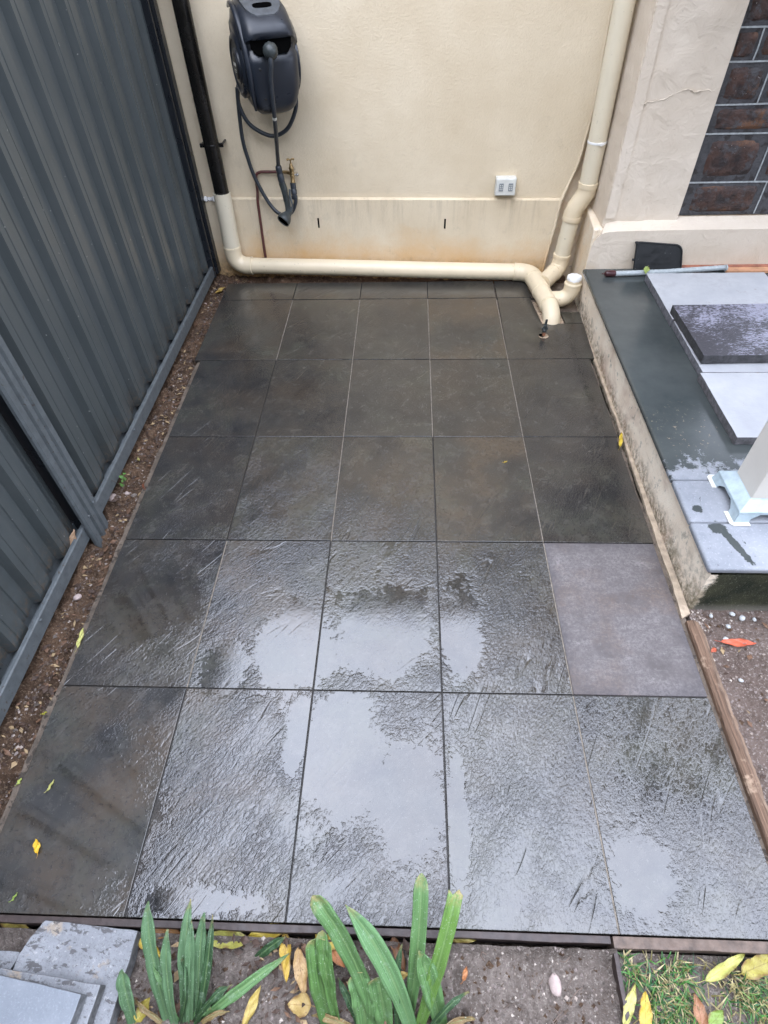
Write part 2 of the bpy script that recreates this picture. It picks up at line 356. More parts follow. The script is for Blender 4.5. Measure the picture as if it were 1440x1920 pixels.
def mat_paver(name, kind):
    m = NT(name)
    v = m.obj()
    if kind == 'pale':
        c = m.mix(m.ramp(m.noise(6, 5, .6), .3, .7), (.335, .345, .362), (.42, .43, .44))
        c = m.mix(m.ramp(m.noise(7, 6, .75), .52, .66, 0, .45), c, (.30, .30, .31))
        c = m.mix(m.ramp(m.noise(18, 6, .75, dist=.6), .62, .68, 0, .45), c, (.24, .20, .16))
        c = m.mix(m.ramp(m.noise(300, 2), .62, .7, 0, .25), c, (.25, .26, .28))
        rough, bs = .7, .25
    elif kind == 'plain':
        c = m.mix(m.ramp(m.noise(9, 5, .65), .3, .7), (.165, .182, .205), (.225, .243, .265))
        c = m.mix(m.ramp(m.noise(210, 3, .6), .55, .68, 0, .4), c, (.29, .31, .335))
        c = m.mix(m.ramp(m.noise(150, 3, .6), .66, .72, 0, .6), c, (.14, .14, .15))
        rough, bs = .75, .5
    elif kind == 'dirty':
        c = m.mix(m.ramp(m.noise(6, 5, .6), .3, .7), (.325, .333, .35), (.41, .418, .428))
        dx, dy, dz = m.sep()
        d = m.math('MULTIPLY', m.ramp(m.noise(9, 5, .7), .45, .55), m.ramp(dx, .13, .26))
        c = m.mix(d, c, m.mix(m.ramp(m.noise(140, 3, .7), .42, .58), (.14, .085, .055), (.42, .34, .27)))
        c = m.mix(m.ramp(m.noise(13, 5, .7), .66, .72, 0, .5), c, (.33, .25, .18))
        rough, bs = .75, .25
    elif kind == 'dark':
        wv = m.n('ShaderNodeVectorMath', _operation='MULTIPLY', i0=v, i1=(60.0, 125.0, 60.0))
        sp = m.noise(1.0, 5, .75, wv, .5)
        dx, dy, dz = m.sep()
        cen = m.math('ADD', m.noise(5, 4, .6), m.math('MULTIPLY', dx, .35))
        c = m.mix(m.ramp(m.math('ADD', sp, m.math('MULTIPLY', m.math('SUBTRACT', cen, .47), .65)), .47, .58), (.040, .038, .044), (.25, .25, .31))
        rough, bs = .6, .5
    else:   # old pitted concrete
        c = m.mix(m.ramp(m.noise(9, 6, .72), .3, .7), (.17, .175, .185), (.28, .288, .30))
        pv = m.map(rot=(0, 0, .7), scale=(30, 62, 30))
        pits = m.noise(1.0, 4, .62, pv, .3)
        c = m.mix(m.ramp(m.noise(13, 6, .7), .56, .63, 0, .8), c, (.30, .24, .175))
        c = m.mix(m.ramp(pits, .56, .61, 0, .85), c, (.075, .07, .07))
        c = m.mix(m.ramp(m.noise(190, 4, .7), .55, .64, 0, .6), c, (.11, .11, .11))
        c = m.mix(m.ramp(m.noise(120, 4, .7), .60, .66, 0, .5), c, (.44, .43, .42))
        rough, bs = .9, 1.0
    # cut sides are darker, bare stone
    g = m.n('ShaderNodeNewGeometry', 3)
    nz = m.sep(g)[2]
    side = {'pale': (.145, .145, .16), 'dirty': (.12, .115, .12), 'dark': (.05, .05, .053), 'old': (.10, .10, .10), 'plain': (.13, .135, .14)}[kind]
    sc = m.mix(m.ramp(m.noise(40, 4, .7), .4, .65), tuple(s * .6 for s in side), tuple(s * 1.35 for s in side))
    c = m.mix(m.ramp(nz, .3, .8), sc, c)
    return m.done(Base__Color=c, Roughness=rough, Normal=m.bump(m.noise(90, 4, .65), bs, .003))
for k in ('pale', 'dirty', 'dark', 'old', 'plain'): M['paver_' + k] = mat_paver('paver_' + k, k)

M['column'] = simple('off_white_column_paint', (.66, .625, .56), .55, .05, 6, .12, 120)
M['zinc'] = simple('pale_blue_galvanised', (.40, .485, .52), .45, .22, 22, .2, 120, metallic=.15)
M['mortar'] = simple('dark_grey_mortar', (.060, .060, .064), .75, .4, 14, .6, 60, bdist=.012, speck=(18, .57, (.032, .028, .028)))
M['tuck'] = simple('pale_tuck_pointing', (.36, .385, .39), .8, .3, 60)
def mat_stone():
    m = NT('dark_bluestone_rust')
    rv = m.info('Random')
    off = m.n('ShaderNodeCombineXYZ', X=m.math('MULTIPLY', rv, 31.0), Y=m.math('MULTIPLY', rv, 17.0), Z=m.math('MULTIPLY', rv, 53.0))
    v = m.n('ShaderNodeVectorMath', _operation='ADD', i0=m.obj(), i1=off)
    c = m.mix(m.ramp(m.noise(14, 5, .65, v, .5), .35, .65), (.016, .010, .010), (.078, .036, .024))
    c = m.mix(m.ramp(m.noise(9, 4, .6, v), .54, .66), c, (.14, .062, .028))
    c = m.mix(m.ramp(m.noise(16, 6, .75, v), .53, .60, 0, .9), c, (.060, .060, .064))
    c = m.mix(m.ramp(m.noise(120, 2, .5, v), .74, .76), c, (.4, .38, .36))
    return m.done(Base__Color=c, Roughness=.42, Normal=m.bump(m.noise(22, 6, .75, v, .6), .9, .012))
M['stone'] = mat_stone()
M['terracotta'] = simple('terracotta_brick', (.30, .115, .07), .8, .35, 25, .4, 120)
M['terracotta_pale'] = simple('pale_orange_brick', (.50, .26, .14), .8, .25, 25, .4, 120)
M['tube'] = simple('silver_plastic_tube', (.36, .40, .41), .25, .12, 40)
M['tube_cap'] = simple('dark_maroon_cap', (.045, .012, .014), .4, .4, 40)

def mat_soil(name, a, b, grain, wetr):
    m = NT(name)
    c = m.mix(m.ramp(m.noise(8, 6, .7), .3, .68), a, b)
    c = m.mix(m.ramp(m.noise(120, 5, .75), .53, .64, 0, .85), c, grain)
    c = m.mix(m.ramp(m.noise(60, 5, .75), .60, .68, 0, .8), c, tuple(k * .35 for k in a))
    x, y, z = m.sep()
    h = m.math('ADD', m.noise(70, 6, .75), m.math('MULTIPLY', m.noise(260, 4, .7), .6))
    return m.done(Base__Color=c, Roughness=wetr, Specular__IOR__Level=.25, Normal=m.bump(h, 1.0, .012))
M['soil'] = mat_soil('garden_soil', (.120, .094, .078), (.265, .220, .188), (.42, .37, .32), .9)
M['soil_dark'] = mat_soil('damp_bark_soil', (.040, .023, .014), (.160, .096, .058), (.30, .215, .145), .8)
M['soil_side'] = mat_soil('gravelly_soil', (.115, .082, .066), (.20, .15, .125), (.42, .36, .32), .9)
M['ground'] = mat_soil('ground_soil', (.10, .08, .06), (.17, .13, .10), (.25, .21, .17), .9)
M['pebble'] = simple('pinkish_pebble', (.38, .30, .27), .8, .2, 60, .3, 150)
M['grit'] = NT('mixed_grit').done(Base__Color=(.34, .28, .235), Roughness=.85)
M['chip'] = simple('white_stone_chip', (.44, .45, .44), .8, .3, 60, .4, 120)

def mat_timber():
    m = NT('weathered_hardwood')
    v = m.map(rot=(0, 0, .02), scale=(170, 5, 60))
    g = m.noise(1.0, 5, .65, v, .4)
    x, y, z = m.sep()
    c = m.mix(m.ramp(g, .35, .65), (.060, .034, .020), (.19, .115, .072))
    c = m.mix(m.ramp(m.noise(12, 5, .7), .56, .68, 0, .8), c, (.40, .29, .20))
    gn = m.sep(m.n('ShaderNodeNewGeometry', 1))[0]
    c = m.mix(m.math('MULTIPLY', m.ramp(gn, .2, .8), .5), c, (.42, .31, .22))
    return m.done(Base__Color=c, Roughness=.85, Normal=m.bump(g, .8, .006))
M['timber'] = mat_timber()
M['edging'] = simple('brown_metal_edging', (.042, .028, .024), .5, .4, 30, .3, 90)
M['edging_worn'] = simple('worn_edging_strip', (.12, .085, .065), .7, .45, 40, .3, 90)

def mat_strap():
    m = NT('strap_leaf_green')
    oc = m.info('Color')
    uv = m.t.nodes.new('ShaderNodeUVMap').outputs[0]
    u = m.sep(uv)
    rn = m.info('Random')
    lines = m.n('ShaderNodeTexNoise', Vector=m.n('ShaderNodeCombineXYZ', X=m.math('MULTIPLY', u[0], 22.0), Y=m.math('MULTIPLY', u[1], 1.6), Z=m.math('MULTIPLY', rn, 40.0)), Scale=1.0, Detail=3.0)
    c = m.mix(m.ramp(lines, .35, .65), m.mix(1.0, oc, (.50, .55, .50), 'MULTIPLY'), oc)
    mid = m.ramp(m.math('ABSOLUTE', m.math('SUBTRACT', u[0], .5)), .0, .10, .45, 0)
    c = m.mix(mid, c, (.20, .30, .12))
    c = m.mix(m.ramp(m.noise(230, 3, .7), .62, .68, 0, .65), c, (.42, .50, .40))
    c = m.mix(m.ramp(m.noise(40, 5, .7), .58, .70, 0, .35), c, (.30, .40, .30))
    c = m.mix(m.math('MULTIPLY', m.ramp(u[1], .86, 1.0), m.ramp(m.noise(70, 4, .7), .42, .6)), c, (.30, .24, .10))
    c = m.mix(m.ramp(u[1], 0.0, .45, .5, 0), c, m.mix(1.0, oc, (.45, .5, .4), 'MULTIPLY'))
    return m.done(Base__Color=c, Roughness=m.ramp(m.noise(30, 4), .3, .7, .42, .62), Normal=m.bump(lines, .55, .003))
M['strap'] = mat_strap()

def mat_leaf():
    m = NT('fallen_leaf')
    oc = m.info('Color')
    uv = m.t.nodes.new('ShaderNodeUVMap').outputs[0]
    u = m.sep(uv)
    a = m.math('ABSOLUTE', m.math('SUBTRACT', u[0], .5))
    vein = m.math('ABSOLUTE', m.math('SUBTRACT', m.math('FRACT', m.math('ADD', m.math('MULTIPLY', u[1], 9.0), m.math('MULTIPLY', a, -5.0))), .5))
    c = m.mix(m.ramp(m.noise(60, 5, .7), .35, .7), m.mix(1.0, oc, (.72, .66, .55), 'MULTIPLY'), oc)
    c = m.mix(m.ramp(vein, .0, .08, .35, 0), c, m.mix(1.0, oc, (.55, .45, .35), 'MULTIPLY'))
    c = m.mix(m.ramp(a, .01, .035, .7, 0), c, m.mix(1.0, oc, (.5, .4, .3), 'MULTIPLY'))
    c = m.mix(m.ramp(m.noise(130, 4, .75), .60, .68, 0, .8), c, (.13, .07, .03))
    c = m.mix(m.math('MULTIPLY', m.ramp(a, .28, .5), m.ramp(m.noise(45, 4, .7), .45, .6)), c, (.16, .08, .035))
    c = m.mix(m.ramp(m.noise(22, 4, .7), .55, .68, 0, .55), c, m.mix(1.0, oc, (.45, .36, .3), 'MULTIPLY'))
    return m.done(Base__Color=c, Roughness=.55, Normal=m.bump(m.math('ADD', vein, m.noise(90, 3)), .3, .002))
M['leaf'] = mat_leaf()
def mat_grass():
    m = NT('lawn_blades')
    vc = m.t.nodes.new('ShaderNodeVertexColor'); vc.layer_name = 'Col'
    return m.done(Base__Color=vc.outputs[0], Roughness=.55)
M['grass'] = mat_grass()
M['fascia'] = simple('cream_fascia', (.50, .46, .38), .6, .1)
M['soffit'] = simple('pale_soffit', (.55, .53, .48), .7, .08)
M['roof'] = simple('dark_roof_steel', (.075, .07, .07), .5, .2)
M['brickwork'] = simple('neighbour_red_brick', (.16, .085, .06), .85, .3)
M['rubber'] = M['hose']

# ------------------------------------------------------------------ mesh helpers
def box(bm, x0, x1, y0, y1, z0, z1, mtx=None):
    vs_ = [bm.verts.new(p) for p in ((x0,y0,z0),(x1,y0,z0),(x1,y1,z0),(x0,y1,z0),(x0,y0,z1),(x1,y0,z1),(x1,y1,z1),(x0,y1,z1))]
    if mtx: 
        for v in vs_: v.co = mtx @ v.co
    for f in ((3,2,1,0),(4,5,6,7),(0,1,5,4),(1,2,6,5),(2,3,7,6),(3,0,4,7)): bm.faces.new([vs_[i] for i in f])
    return vs_

def prism(bm, pts, z0, z1, mtx=None):
    a = [bm.verts.new((p[0], p[1], z0)) for p in pts]; b = [bm.verts.new((p[0], p[1], z1)) for p in pts]
    if mtx:
        for v in a + b: v.co = mtx @ v.co
    n = len(pts)
    bm.faces.new(list(reversed(a))); bm.faces.new(b)
    for i in range(n): bm.faces.new((a[i], a[(i+1) % n], b[(i+1) % n], b[i]))

def smooth_path(pts, sub=6):
    P = [Vector(p) for p in pts]; out = []
    for i in range(len(P) - 1):
        p0, p1, p2, p3 = P[max(i-1,0)], P[i], P[i+1], P[min(i+2, len(P)-1)]
        for k in range(sub):
            t = k / sub
            out.append(.5 * ((2*p1) + (p2-p0)*t + (2*p0-5*p1+4*p2-p3)*t*t + (3*p1-p0-3*p2+p3)*t**3))
    out.append(P[-1]); return out

def tube(bm, pts, r, n=16, caps=True):
    P = [Vector(p) for p in pts]
    rs = r if isinstance(r, (list, tuple)) else [r] * len(P)
    T = []
    for i in range(len(P)):
        a = P[max(i-1, 0)]; b = P[min(i+1, len(P)-1)]
        t1 = (P[i]-a).normalized() if i else None; t2 = (b-P[i]).normalized() if i < len(P)-1 else None
        T.append(((t1 or t2) + (t2 or t1)).normalized())
    u = T[0].orthogonal().normalized(); rings = []
    for i in range(len(P)):
        u = (u - T[i] * u.dot(T[i])).normalized(); w = T[i].cross(u)
        # widen mitred joints so that the section stays round
        k = 1.0
        if 0 < i < len(P)-1:
            c = (P[i]-P[i-1]).normalized().dot(T[i]); k = 1/max(c, .6)
        ring = []
        bend = None
        if 0 < i < len(P)-1:
            bend = ((P[i+1]-P[i]).normalized() - (P[i]-P[i-1]).normalized())
            bend = bend.normalized() if bend.length > 1e-5 else None
        for j in range(n):
            a = 2*math.pi*j/n; o = (u*math.cos(a) + w*math.sin(a)) * rs[i]
            if bend: o += bend * o.dot(bend) * (k-1)
            ring.append(bm.verts.new(P[i] + o))
        rings.append(ring)
    for i in range(len(P)-1):
        for j in range(n): bm.faces.new((rings[i][j], rings[i][(j+1)%n], rings[i+1][(j+1)%n], rings[i+1][j]))
    if caps: bm.faces.new(list(reversed(rings[0]))); bm.faces.new(rings[-1])

def lathe(bm, prof, mtx, n=24):
    rings = []
    for r, z in prof:
        rings.append([bm.verts.new(mtx @ Vector((r*math.cos(2*math.pi*j/n), r*math.sin(2*math.pi*j/n), z))) for j in range(n)])
    for i in range(len(prof)-1):
        for j in range(n): bm.faces.new((rings[i][j], rings[i][(j+1)%n], rings[i+1][(j+1)%n], rings[i+1][j]))
    bm.faces.new(list(reversed(rings[0]))); bm.faces.new(rings[-1])

def along(p, d):     # frame whose z runs along d from p
    return Matrix.Translation(Vector(p)) @ Vector(d).to_track_quat('Z', 'Y').to_matrix().to_4x4()

def obj(name, bm, material, parent=None, bevel=0.0, segs=2, smooth=40, origin=None, recalc=True, color=None):
    if recalc: bmesh.ops.recalc_face_normals(bm, faces=bm.faces[:])
    if bevel:
        es = [e for e in bm.edges if len(e.link_faces) == 2 and e.calc_face_angle(0) > R_(35)]
        bmesh.ops.bevel(bm, geom=es, offset=bevel, segments=segs, profile=.5, affect='EDGES', clamp_overlap=True)
    if origin is not None:
        o_ = Vector(origin)
        for v in bm.verts: v.co -= o_
    me = bpy.data.meshes.new(name); bm.to_mesh(me); bm.free()
    if isinstance(material, (list, tuple)):
        for mm in material: me.materials.append(M[mm])
    else: me.materials.append(M[material])
    if smooth:
        for p in me.polygons: p.use_smooth = True
        me.set_sharp_from_angle(angle=R_(min(smooth, 10) if bevel else smooth))
    o = bpy.data.objects.new(name, me); COL.objects.link(o)
    if origin is not None: o.location = origin
    if color: o.color = color
    if parent is not None:
        o.parent = parent
        o.matrix_parent_inverse = Matrix.Translation(-parent_loc(parent))
    return o
def parent_loc(p):
    l = Vector(p.location); q = p.parent
    return l
def thing(name, label, cat, loc=(0,0,0), group=None):
    o = bpy.data.objects.new(name, None); COL.objects.link(o); o.location = loc
    o.empty_display_size = .05
    return tag(o, label, cat, group)
def tag(o, label, cat, group=None):
    o['label'] = label; o['category'] = cat
    if group: o['group'] = group
    return o
def struct(o): o['kind'] = 'structure'; return o
def stuff(o): o['kind'] = 'stuff'; return o
def B(): return bmesh.new()
def fbm(x, y, s, o=4, z=0.0):
    return noise.fractal(Vector((x*s, y*s, z)), .6, 2.0, o)

# ------------------------------------------------------------------ ground, soil
bm = B(); box(bm, -40, 40, -40, 40, -.6, -.12)
struct(obj('ground', bm, 'ground', smooth=0))

def soil_grid(name, x0, x1, y0, y1, step, hf, material):
    bm = B(); nx = int(round((x1-x0)/step)); ny = int(round((y1-y0)/step))
    g = [[bm.verts.new((x0+(x1-x0)*i/nx, y0+(y1-y0)*j/ny, hf(x0+(x1-x0)*i/nx, y0+(y1-y0)*j/ny))) for j in range(ny+1)] for i in range(nx+1)]
    for i in range(nx):
        for j in range(ny): bm.faces.new((g[i][j], g[i+1][j], g[i+1][j+1], g[i][j+1]))
    # skirt down into the ground
    for e in [e for e in bm.edges if len(e.link_faces) == 1]:
        a, b = e.verts
        bm.faces.new((a, b, bm.verts.new((b.co.x, b.co.y, -.2)), bm.verts.new((a.co.x, a.co.y, -.2))))
    return struct(obj(name, bm, material, smooth=60))
def h_left(x, y):
    return -.040 + .018*fbm(x, y, 9) + .014*fbm(x, y, 36, 4, 3) + .004*fbm(x, y, 120, 2, 5) + (.012 if x < -1.30 else 0)*.5
def h_front(x, y):
    return -.050 + .010*fbm(x, y, 8, 4, 2) + .008*fbm(x, y, 38, 4, 7) + .006*fbm(x, y, 100, 3, 9) + .006*math.exp(-((x-.23)/.18)**2) + (.030+.022*fbm(x, 0, 14, 4, 3))*math.exp(-((y+2.424)/.014)**2)
def h_right(x, y):
    return -.014 + .008*fbm(x, y, 7, 4, 4) + .007*fbm(x, y, 45, 4, 1) + .004*fbm(x, y, 130, 2, 9)
soil_grid('soil_strip', -1.42, -1.19, -2.402, 1.06, .006, h_left, 'soil_dark')
soil_grid('soil_corner', -1.19, .86, .84, 1.06, .012, h_left, 'soil_dark')
soil_grid('soil_bed', -1.42, .388, -2.75, -2.426, .0055, h_front, 'soil')
soil_grid('soil_garden', .845, 1.9, -2.426, -1.478, .0075, h_right, 'soil_side')
soil_grid('lawn_soil', .3945, 1.6, -2.75, -2.428, .009, lambda x, y: -.045 + .006*fbm(x, y, 12), 'soil')

# ------------------------------------------------------------------ patio of wet tiles
patio = bpy.data.objects.new('patio', None); COL.objects.link(patio); struct(patio)
bm = B()
def wob(a, amp=.006, s=6, k=0.0): return a + amp*noise.noise(Vector((a*13+k, k*3.1, s)))
def edge_poly():
    pts = []
    n = 90
    for i in range(n+1):
        y = -2.392 + (0.84+2.392)*i/n; pts.append((.822 + .010*fbm(y, 0, 5, 4, 8) + .012*min(1, max(0, (-y-.9)/1.0)) + (.03 if y > .4 else 0), y))
    for i in range(n+1):
        y = .84 - (0.84+2.392)*i/n; pts.append((-1.222 + .011*fbm(y, 3, 6, 4, 2) - (.018 if y > .35 else 0), y))
    return pts
prism(bm, edge_poly(), -.10, -.013)
obj('mortar_bed', bm, 'bed_wet', patio, smooth=0)
# pinkish render flashing against the step foot
bm = B()
pts = [(.846, -1.50)]
for i in range(61):
    y = -1.52 + 2.06*i/60; pts.append((.836 + .006*fbm(y, 1, 7, 5, 6) + .02*max(0, y) - .020*min(1, max(0, -y-.55)), y))
pts.append((.85, .54))
prism(bm, pts, -.02, -.005)
obj('mortar_fillet', bm, 'fillet', patio, smooth=0)

G = .0022      # half joint
XS = [-1.2, -.8, -.4, 0.0, .4, .8]
YS = [.852, .643, .012, -.598, -1.200, -1.800, -2.400]
#           wet, brown, pool
TONE = {(r, c): (1.0, .35*rnd.random(), .30 + .15*rnd.random()) for r in range(6) for c in range(5)}
TONE.update({(5,0): (1, 1.0, .30), (5,1): (1, .75, .46), (5,2): (1, .15, .56), (5,3): (1, .1, .40), (5,4): (1, .05, .44),
             (4,0): (1, .3, .42), (4,1): (1, .95, .72), (4,2): (1, .2, .70), (4,3): (1, .3, .56), (4,4): (0, .3, .2),
             (3,1): (1, .3, .5), (3,0): (1, .2, .4), (3,3): (1, .9, .3), (1,3): (1, 1.0, .3), (1,0): (1, .7, .3), (3,2): (1, .4, .42)})
RELIEF = {(5,0): .34, (4,0): .42, (3,0): .45, (3,3): .35, (3,4): .30, (4,4): .5, (5,4): 1.0, (4,3): 1.0, (4,1): 1.0}
def tile(poly, tone, dz=0.0, tilt=(0, 0), relief=.35):
    cx = sum(p[0] for p in poly)/len(poly); cy = sum(p[1] for p in poly)/len(poly)
    bm = B(); prism(bm, [(p[0]-cx, p[1]-cy) for p in poly], -.018, 0.0)
    o = obj('tile', bm, 'tile', None, bevel=.0013, segs=2, smooth=30)
    o.parent = patio; o.location = (cx, cy, dz)
    o.rotation_euler = (tilt[0], tilt[1], 0)
    o.color = (*tone, relief)
    return o
for r in range(6):
    for c in range(5):
        x0, x1, y1, y0 = XS[c]+G, XS[c+1]-G, YS[r]-G, YS[r+1]+G
        if c == 0 and r <= 1: x0 -= .034
        tl = (R_(rnd.uniform(-.14, .14)), R_(rnd.uniform(-.14, .14))); dz = rnd.uniform(-.0008, .0006)
        if c == 4 and r == 0:
            tile([(x0+.004, y0), (.604, y0), (.590, y1), (x0+.004, y1)], TONE[r, c], dz, tl); continue
        if c == 4 and r == 1:
            tile([(x0, y0), (.838, y0), (.848, .352), (.622, .352), (.598, .60), (.596, y1), (x0+.006, y1)], (1, 0, .2), dz, tl)
            tile([(.752, .357), (.846, .357), (.850, .475), (.742, .475)], (1, .1, .1), dz, tl); continue
        if c == 4: x1 = {2: .812, 3: .806, 4: .803, 5: .804}[r]
        tile([(x0, y0), (x1, y0), (x1, y1), (x0, y1)], TONE[r, c], dz, tl, RELIEF.get((r, c), {0: .32, 1: .36, 2: .45, 3: .75, 4: 1.1, 5: 1.25}[r]))
# joints
bm = B()
for i in range(1, 5):
    x = XS[i]
    for r in range(6):
        if (i, r) in ((1, 1), (2, 1), (3, 1), (4, 1), (3, 2), (4, 2), (4, 5), (2, 2), (4, 3), (1, 4), (2, 3), (4, 4)):
            off = .004 * (r == 0)
            box(bm, x-G+.0002, x+G-.0002, YS[r+1]+.003, YS[r]-.003, -.0125, -.0028)
obj('grout', bm, 'grout', patio, smooth=0)
bm = B()
for r in range(1, 6): box(bm, -1.2, .8, YS[r]-G+.0002, YS[r]+G-.0002, -.0125, -.0062)
for i in range(1, 5):
    for r in range(6):
        if (i, r) not in ((1, 1), (2, 1), (3, 1), (4, 1), (3, 2), (4, 2), (4, 5), (2, 2), (4, 3), (1, 4), (2, 3), (4, 4)):
            box(bm, XS[i]-G+.0002, XS[i]+G-.0002, YS[r+1]+.003, YS[r]-.003, -.0125, -.0055)
obj('joint_filler', bm, 'grout_dark', patio, smooth=0)
# mortar round the drain hole
bm = B(); prism(bm, [(.628, .354), (.748, .354), (.738, .50), (.70, .60), (.606, .60)], -.03, -.006)
obj('mortar_patch', bm, 'bed', patio, smooth=0)

# front edging strips
def edging(name, x0, x1, y0, y1, z0, z1, m, label, amp=.0025):
    bm = B(); n = 40; long_x = (x1-x0) > (y1-y0)
    L = []; Rr = []
    for i in range(n+1):
        t = i/n
        if long_x:
            x = x0+(x1-x0)*t; L.append((x, y0+amp*fbm(x, 0, 6))); Rr.append((x, y1))
        else:
            y = y0+(y1-y0)*t; L.append((x0+amp*fbm(y, 0, 6), y)); Rr.append((x1+amp*fbm(y, 0, 6), y))
    prism(bm, L + list(reversed(Rr)), z0, z1)
    return tag(obj(name, bm, m, smooth=0, bevel=.0012), label, 'edging')
edging('edging_strip', -1.42, .378, -2.416, -2.4005, -.07, -.006, 'edging', 'dark brown edging strip along the front of the tiles behind the strap leaves')
edging('edging_strip', .384, 1.2, -2.424, -2.4005, -.07, -.007, 'edging_worn', 'worn brown edging strip between the tiles and the small patch of lawn')
edging('edging_strip', .382, .3925, -2.75, -2.4265, -.07, -.018, 'edging', 'short brown divider strip between bare soil and the small patch of lawn')

# ------------------------------------------------------------------ back wall
def yU(x): return 1.055 - .05*(x + 1.3)
def yP(x): return yU(x) - .018
wall = thing('rendered_wall', 'cream textured rendered wall with a low plinth behind the patio', 'wall', (-.3, 1.0, 0))
GRV = [(.808, 3.3), (.808, 1.28), (.812, 1.08), (.818, .866), (.799, .625), (.767, .505), (.741, .43)]
def slab_xz(bm, pts, front, back):
    a = [bm.verts.new((x, front(x), z)) for x, z in pts]; b = [bm.verts.new((x, back(x), z)) for x, z in pts]
    n = len(pts); bm.faces.new(a); bm.faces.new(list(reversed(b)))
    for i in range(n): bm.faces.new((a[i], a[(i+1)%n], b[(i+1)%n], b[i]))
bm = B(); slab_xz(bm, [(-6, .432), (-6, 3.3)] + [(x, z) for x, z in GRV[:-1]] + [(.742, .432)], yU, lambda x: yU(x)+.05)
obj('upper_render', bm, 'wall', wall, smooth=0)
PG = [(.741, .424), (.735, .39), (.731, .29), (.717, .166), (.708, .04), (.705, -.1)]
bm = B(); slab_xz(bm, [(-6, -.1), (-6, .424)] + PG, yP, lambda x: yU(x)+.05)
# sloping weathered ledge
a = [bm.verts.new((x, f(x), z)) for x in (-6, .741) for f, z in ((yP, .424), (lambda q: yU(q)+.002, .4318))]
bm.faces.new((a[0], a[2], a[3], a[1]))
obj('plinth', bm, 'wall', wall, smooth=0)
# ragged bead of render along the edge of the pipe chase
bm = B()
bead = smooth_path([(x+.004, (yU(x) if z > .43 else yP(x))+.002, z) for x, z in (GRV[1:] + PG)], 5)
bead = [p + Vector((.003*fbm(p.z, 0, 30, 3, 1), 0, 0)) for p in bead]
tube(bm, bead, [.008 + .003*abs(fbm(p.z, 0, 22, 3, 5)) for p in bead], 8)
obj('render_bead', bm, 'wall', wall)
bm = B(); box(bm, .69, 1.2, yU(.8)+.045, yU(.8)+.12, -.1, 3.3)
obj('chase_back', bm, 'side', wall, smooth=0)
for xw in (-.652, .0985):
    bm = B(); box(bm, xw-.0055, xw+.0055, yP(xw)-.0012, yP(xw)+.02, .265, .322)
    obj('weep_hole', bm, 'void', wall, smooth=0, bevel=.002)  # black box on the face paints the dark inside of the slot
bm = B()
for i in range(9):
    x = -1.33 + .016*i + .004*rnd.random(); tube(bm, [(x, yP(x)+.002, .424), (x+.008, yP(x)-.003, .428)], .011+.004*rnd.random(), 7)
obj('render_patch', bm, 'white', wall)
# eave far above the frame: it bounds the sky mirrored in the tiles
bm = B(); box(bm, -6, 1.3, .70, 1.35, 3.12, 3.30); obj('eave', bm, 'fascia', wall, smooth=0)
bm = B()
v_ = [bm.verts.new(p) for p in ((-6, .62, 3.3), (6, .62, 3.3), (6, 5, 5.3), (-6, 5, 5.3))]; bm.faces.new(v_)
v2 = [bm.verts.new((v.co.x, v.co.y, v.co.z+.06)) for v in v_]; bm.faces.new(v2)
for i in range(4): bm.faces.new((v_[i], v_[(i+1)%4], v2[(i+1)%4], v2[i]))
obj('roof', bm, 'roof', wall, smooth=0)

# ------------------------------------------------------------------ house front on the right
YF, YPL, YST = .62, .56, .652
front = thing('house_front', 'pale rendered house front with dark stonework panel on the right', 'house wall', (1.3, .6, .2))
def wavy_face(bm, x0, x1, z0, z1, y, yb, nx, nz, amp, fs, seed):
    g = [[None]*(nz+1) for _ in range(nx+1)]
    for i in range(nx+1):
        for j in range(nz+1):
            x = x0+(x1-x0)*i/nx; z = z0+(z1-z0)*j/nz
            d = amp*fbm(x, z, fs, 4, seed)
            if i == 0: x += .0016*fbm(z, 0, 16, 3, seed+4)
            g[i][j] = bm.verts.new((x, y + (d if 0 < i < nx else d*.5), z))
    for i in range(nx):
        for j in range(nz): bm.faces.new((g[i][j], g[i+1][j], g[i+1][j+1], g[i][j+1]))
    bk = {}
    per = [g[i][0] for i in range(nx+1)] + [g[nx][j] for j in range(1, nz+1)] + [g[i][nz] for i in range(nx-1, -1, -1)] + [g[0][j] for j in range(nz-1, 0, -1)]
    b = [bm.verts.new((v.co.x, yb, v.co.z)) for v in per]
    n = len(per)
    for i in range(n): bm.faces.new((per[(i+1)%n], per[i], b[i], b[(i+1)%n]))
    bm.faces.new(b)
bm = B(); wavy_face(bm, .905, 1.284, .405, 2.6, YF, .99, 18, 90, .005, 9, 1)
obj('pilaster', bm, 'facade', front, smooth=50)
# the crack with its ridge of filler
bm = B()
cpts = smooth_path([(.909, YF-.001, .968), (.950, YF-.001, .956), (1.0, YF-.001, .958), (1.045, YF-.001, .968), (1.09, YF-.001, .988), (1.135, YF-.001, 1.003), (1.18, YF-.001, .992), (1.24, YF-.001, .998), (1.278, YF-.001, 1.002)], 6)
cpts = [p + Vector((0, 0, .011*fbm(p.x, 0, 34, 4, 2))) for p in cpts]
tube(bm, cpts, [max(.0008, .0020 + .0028*fbm(p.x, 2, 40, 4, 3)) for p in cpts], 7)
obj('crack_ridge', bm, 'facade', front)
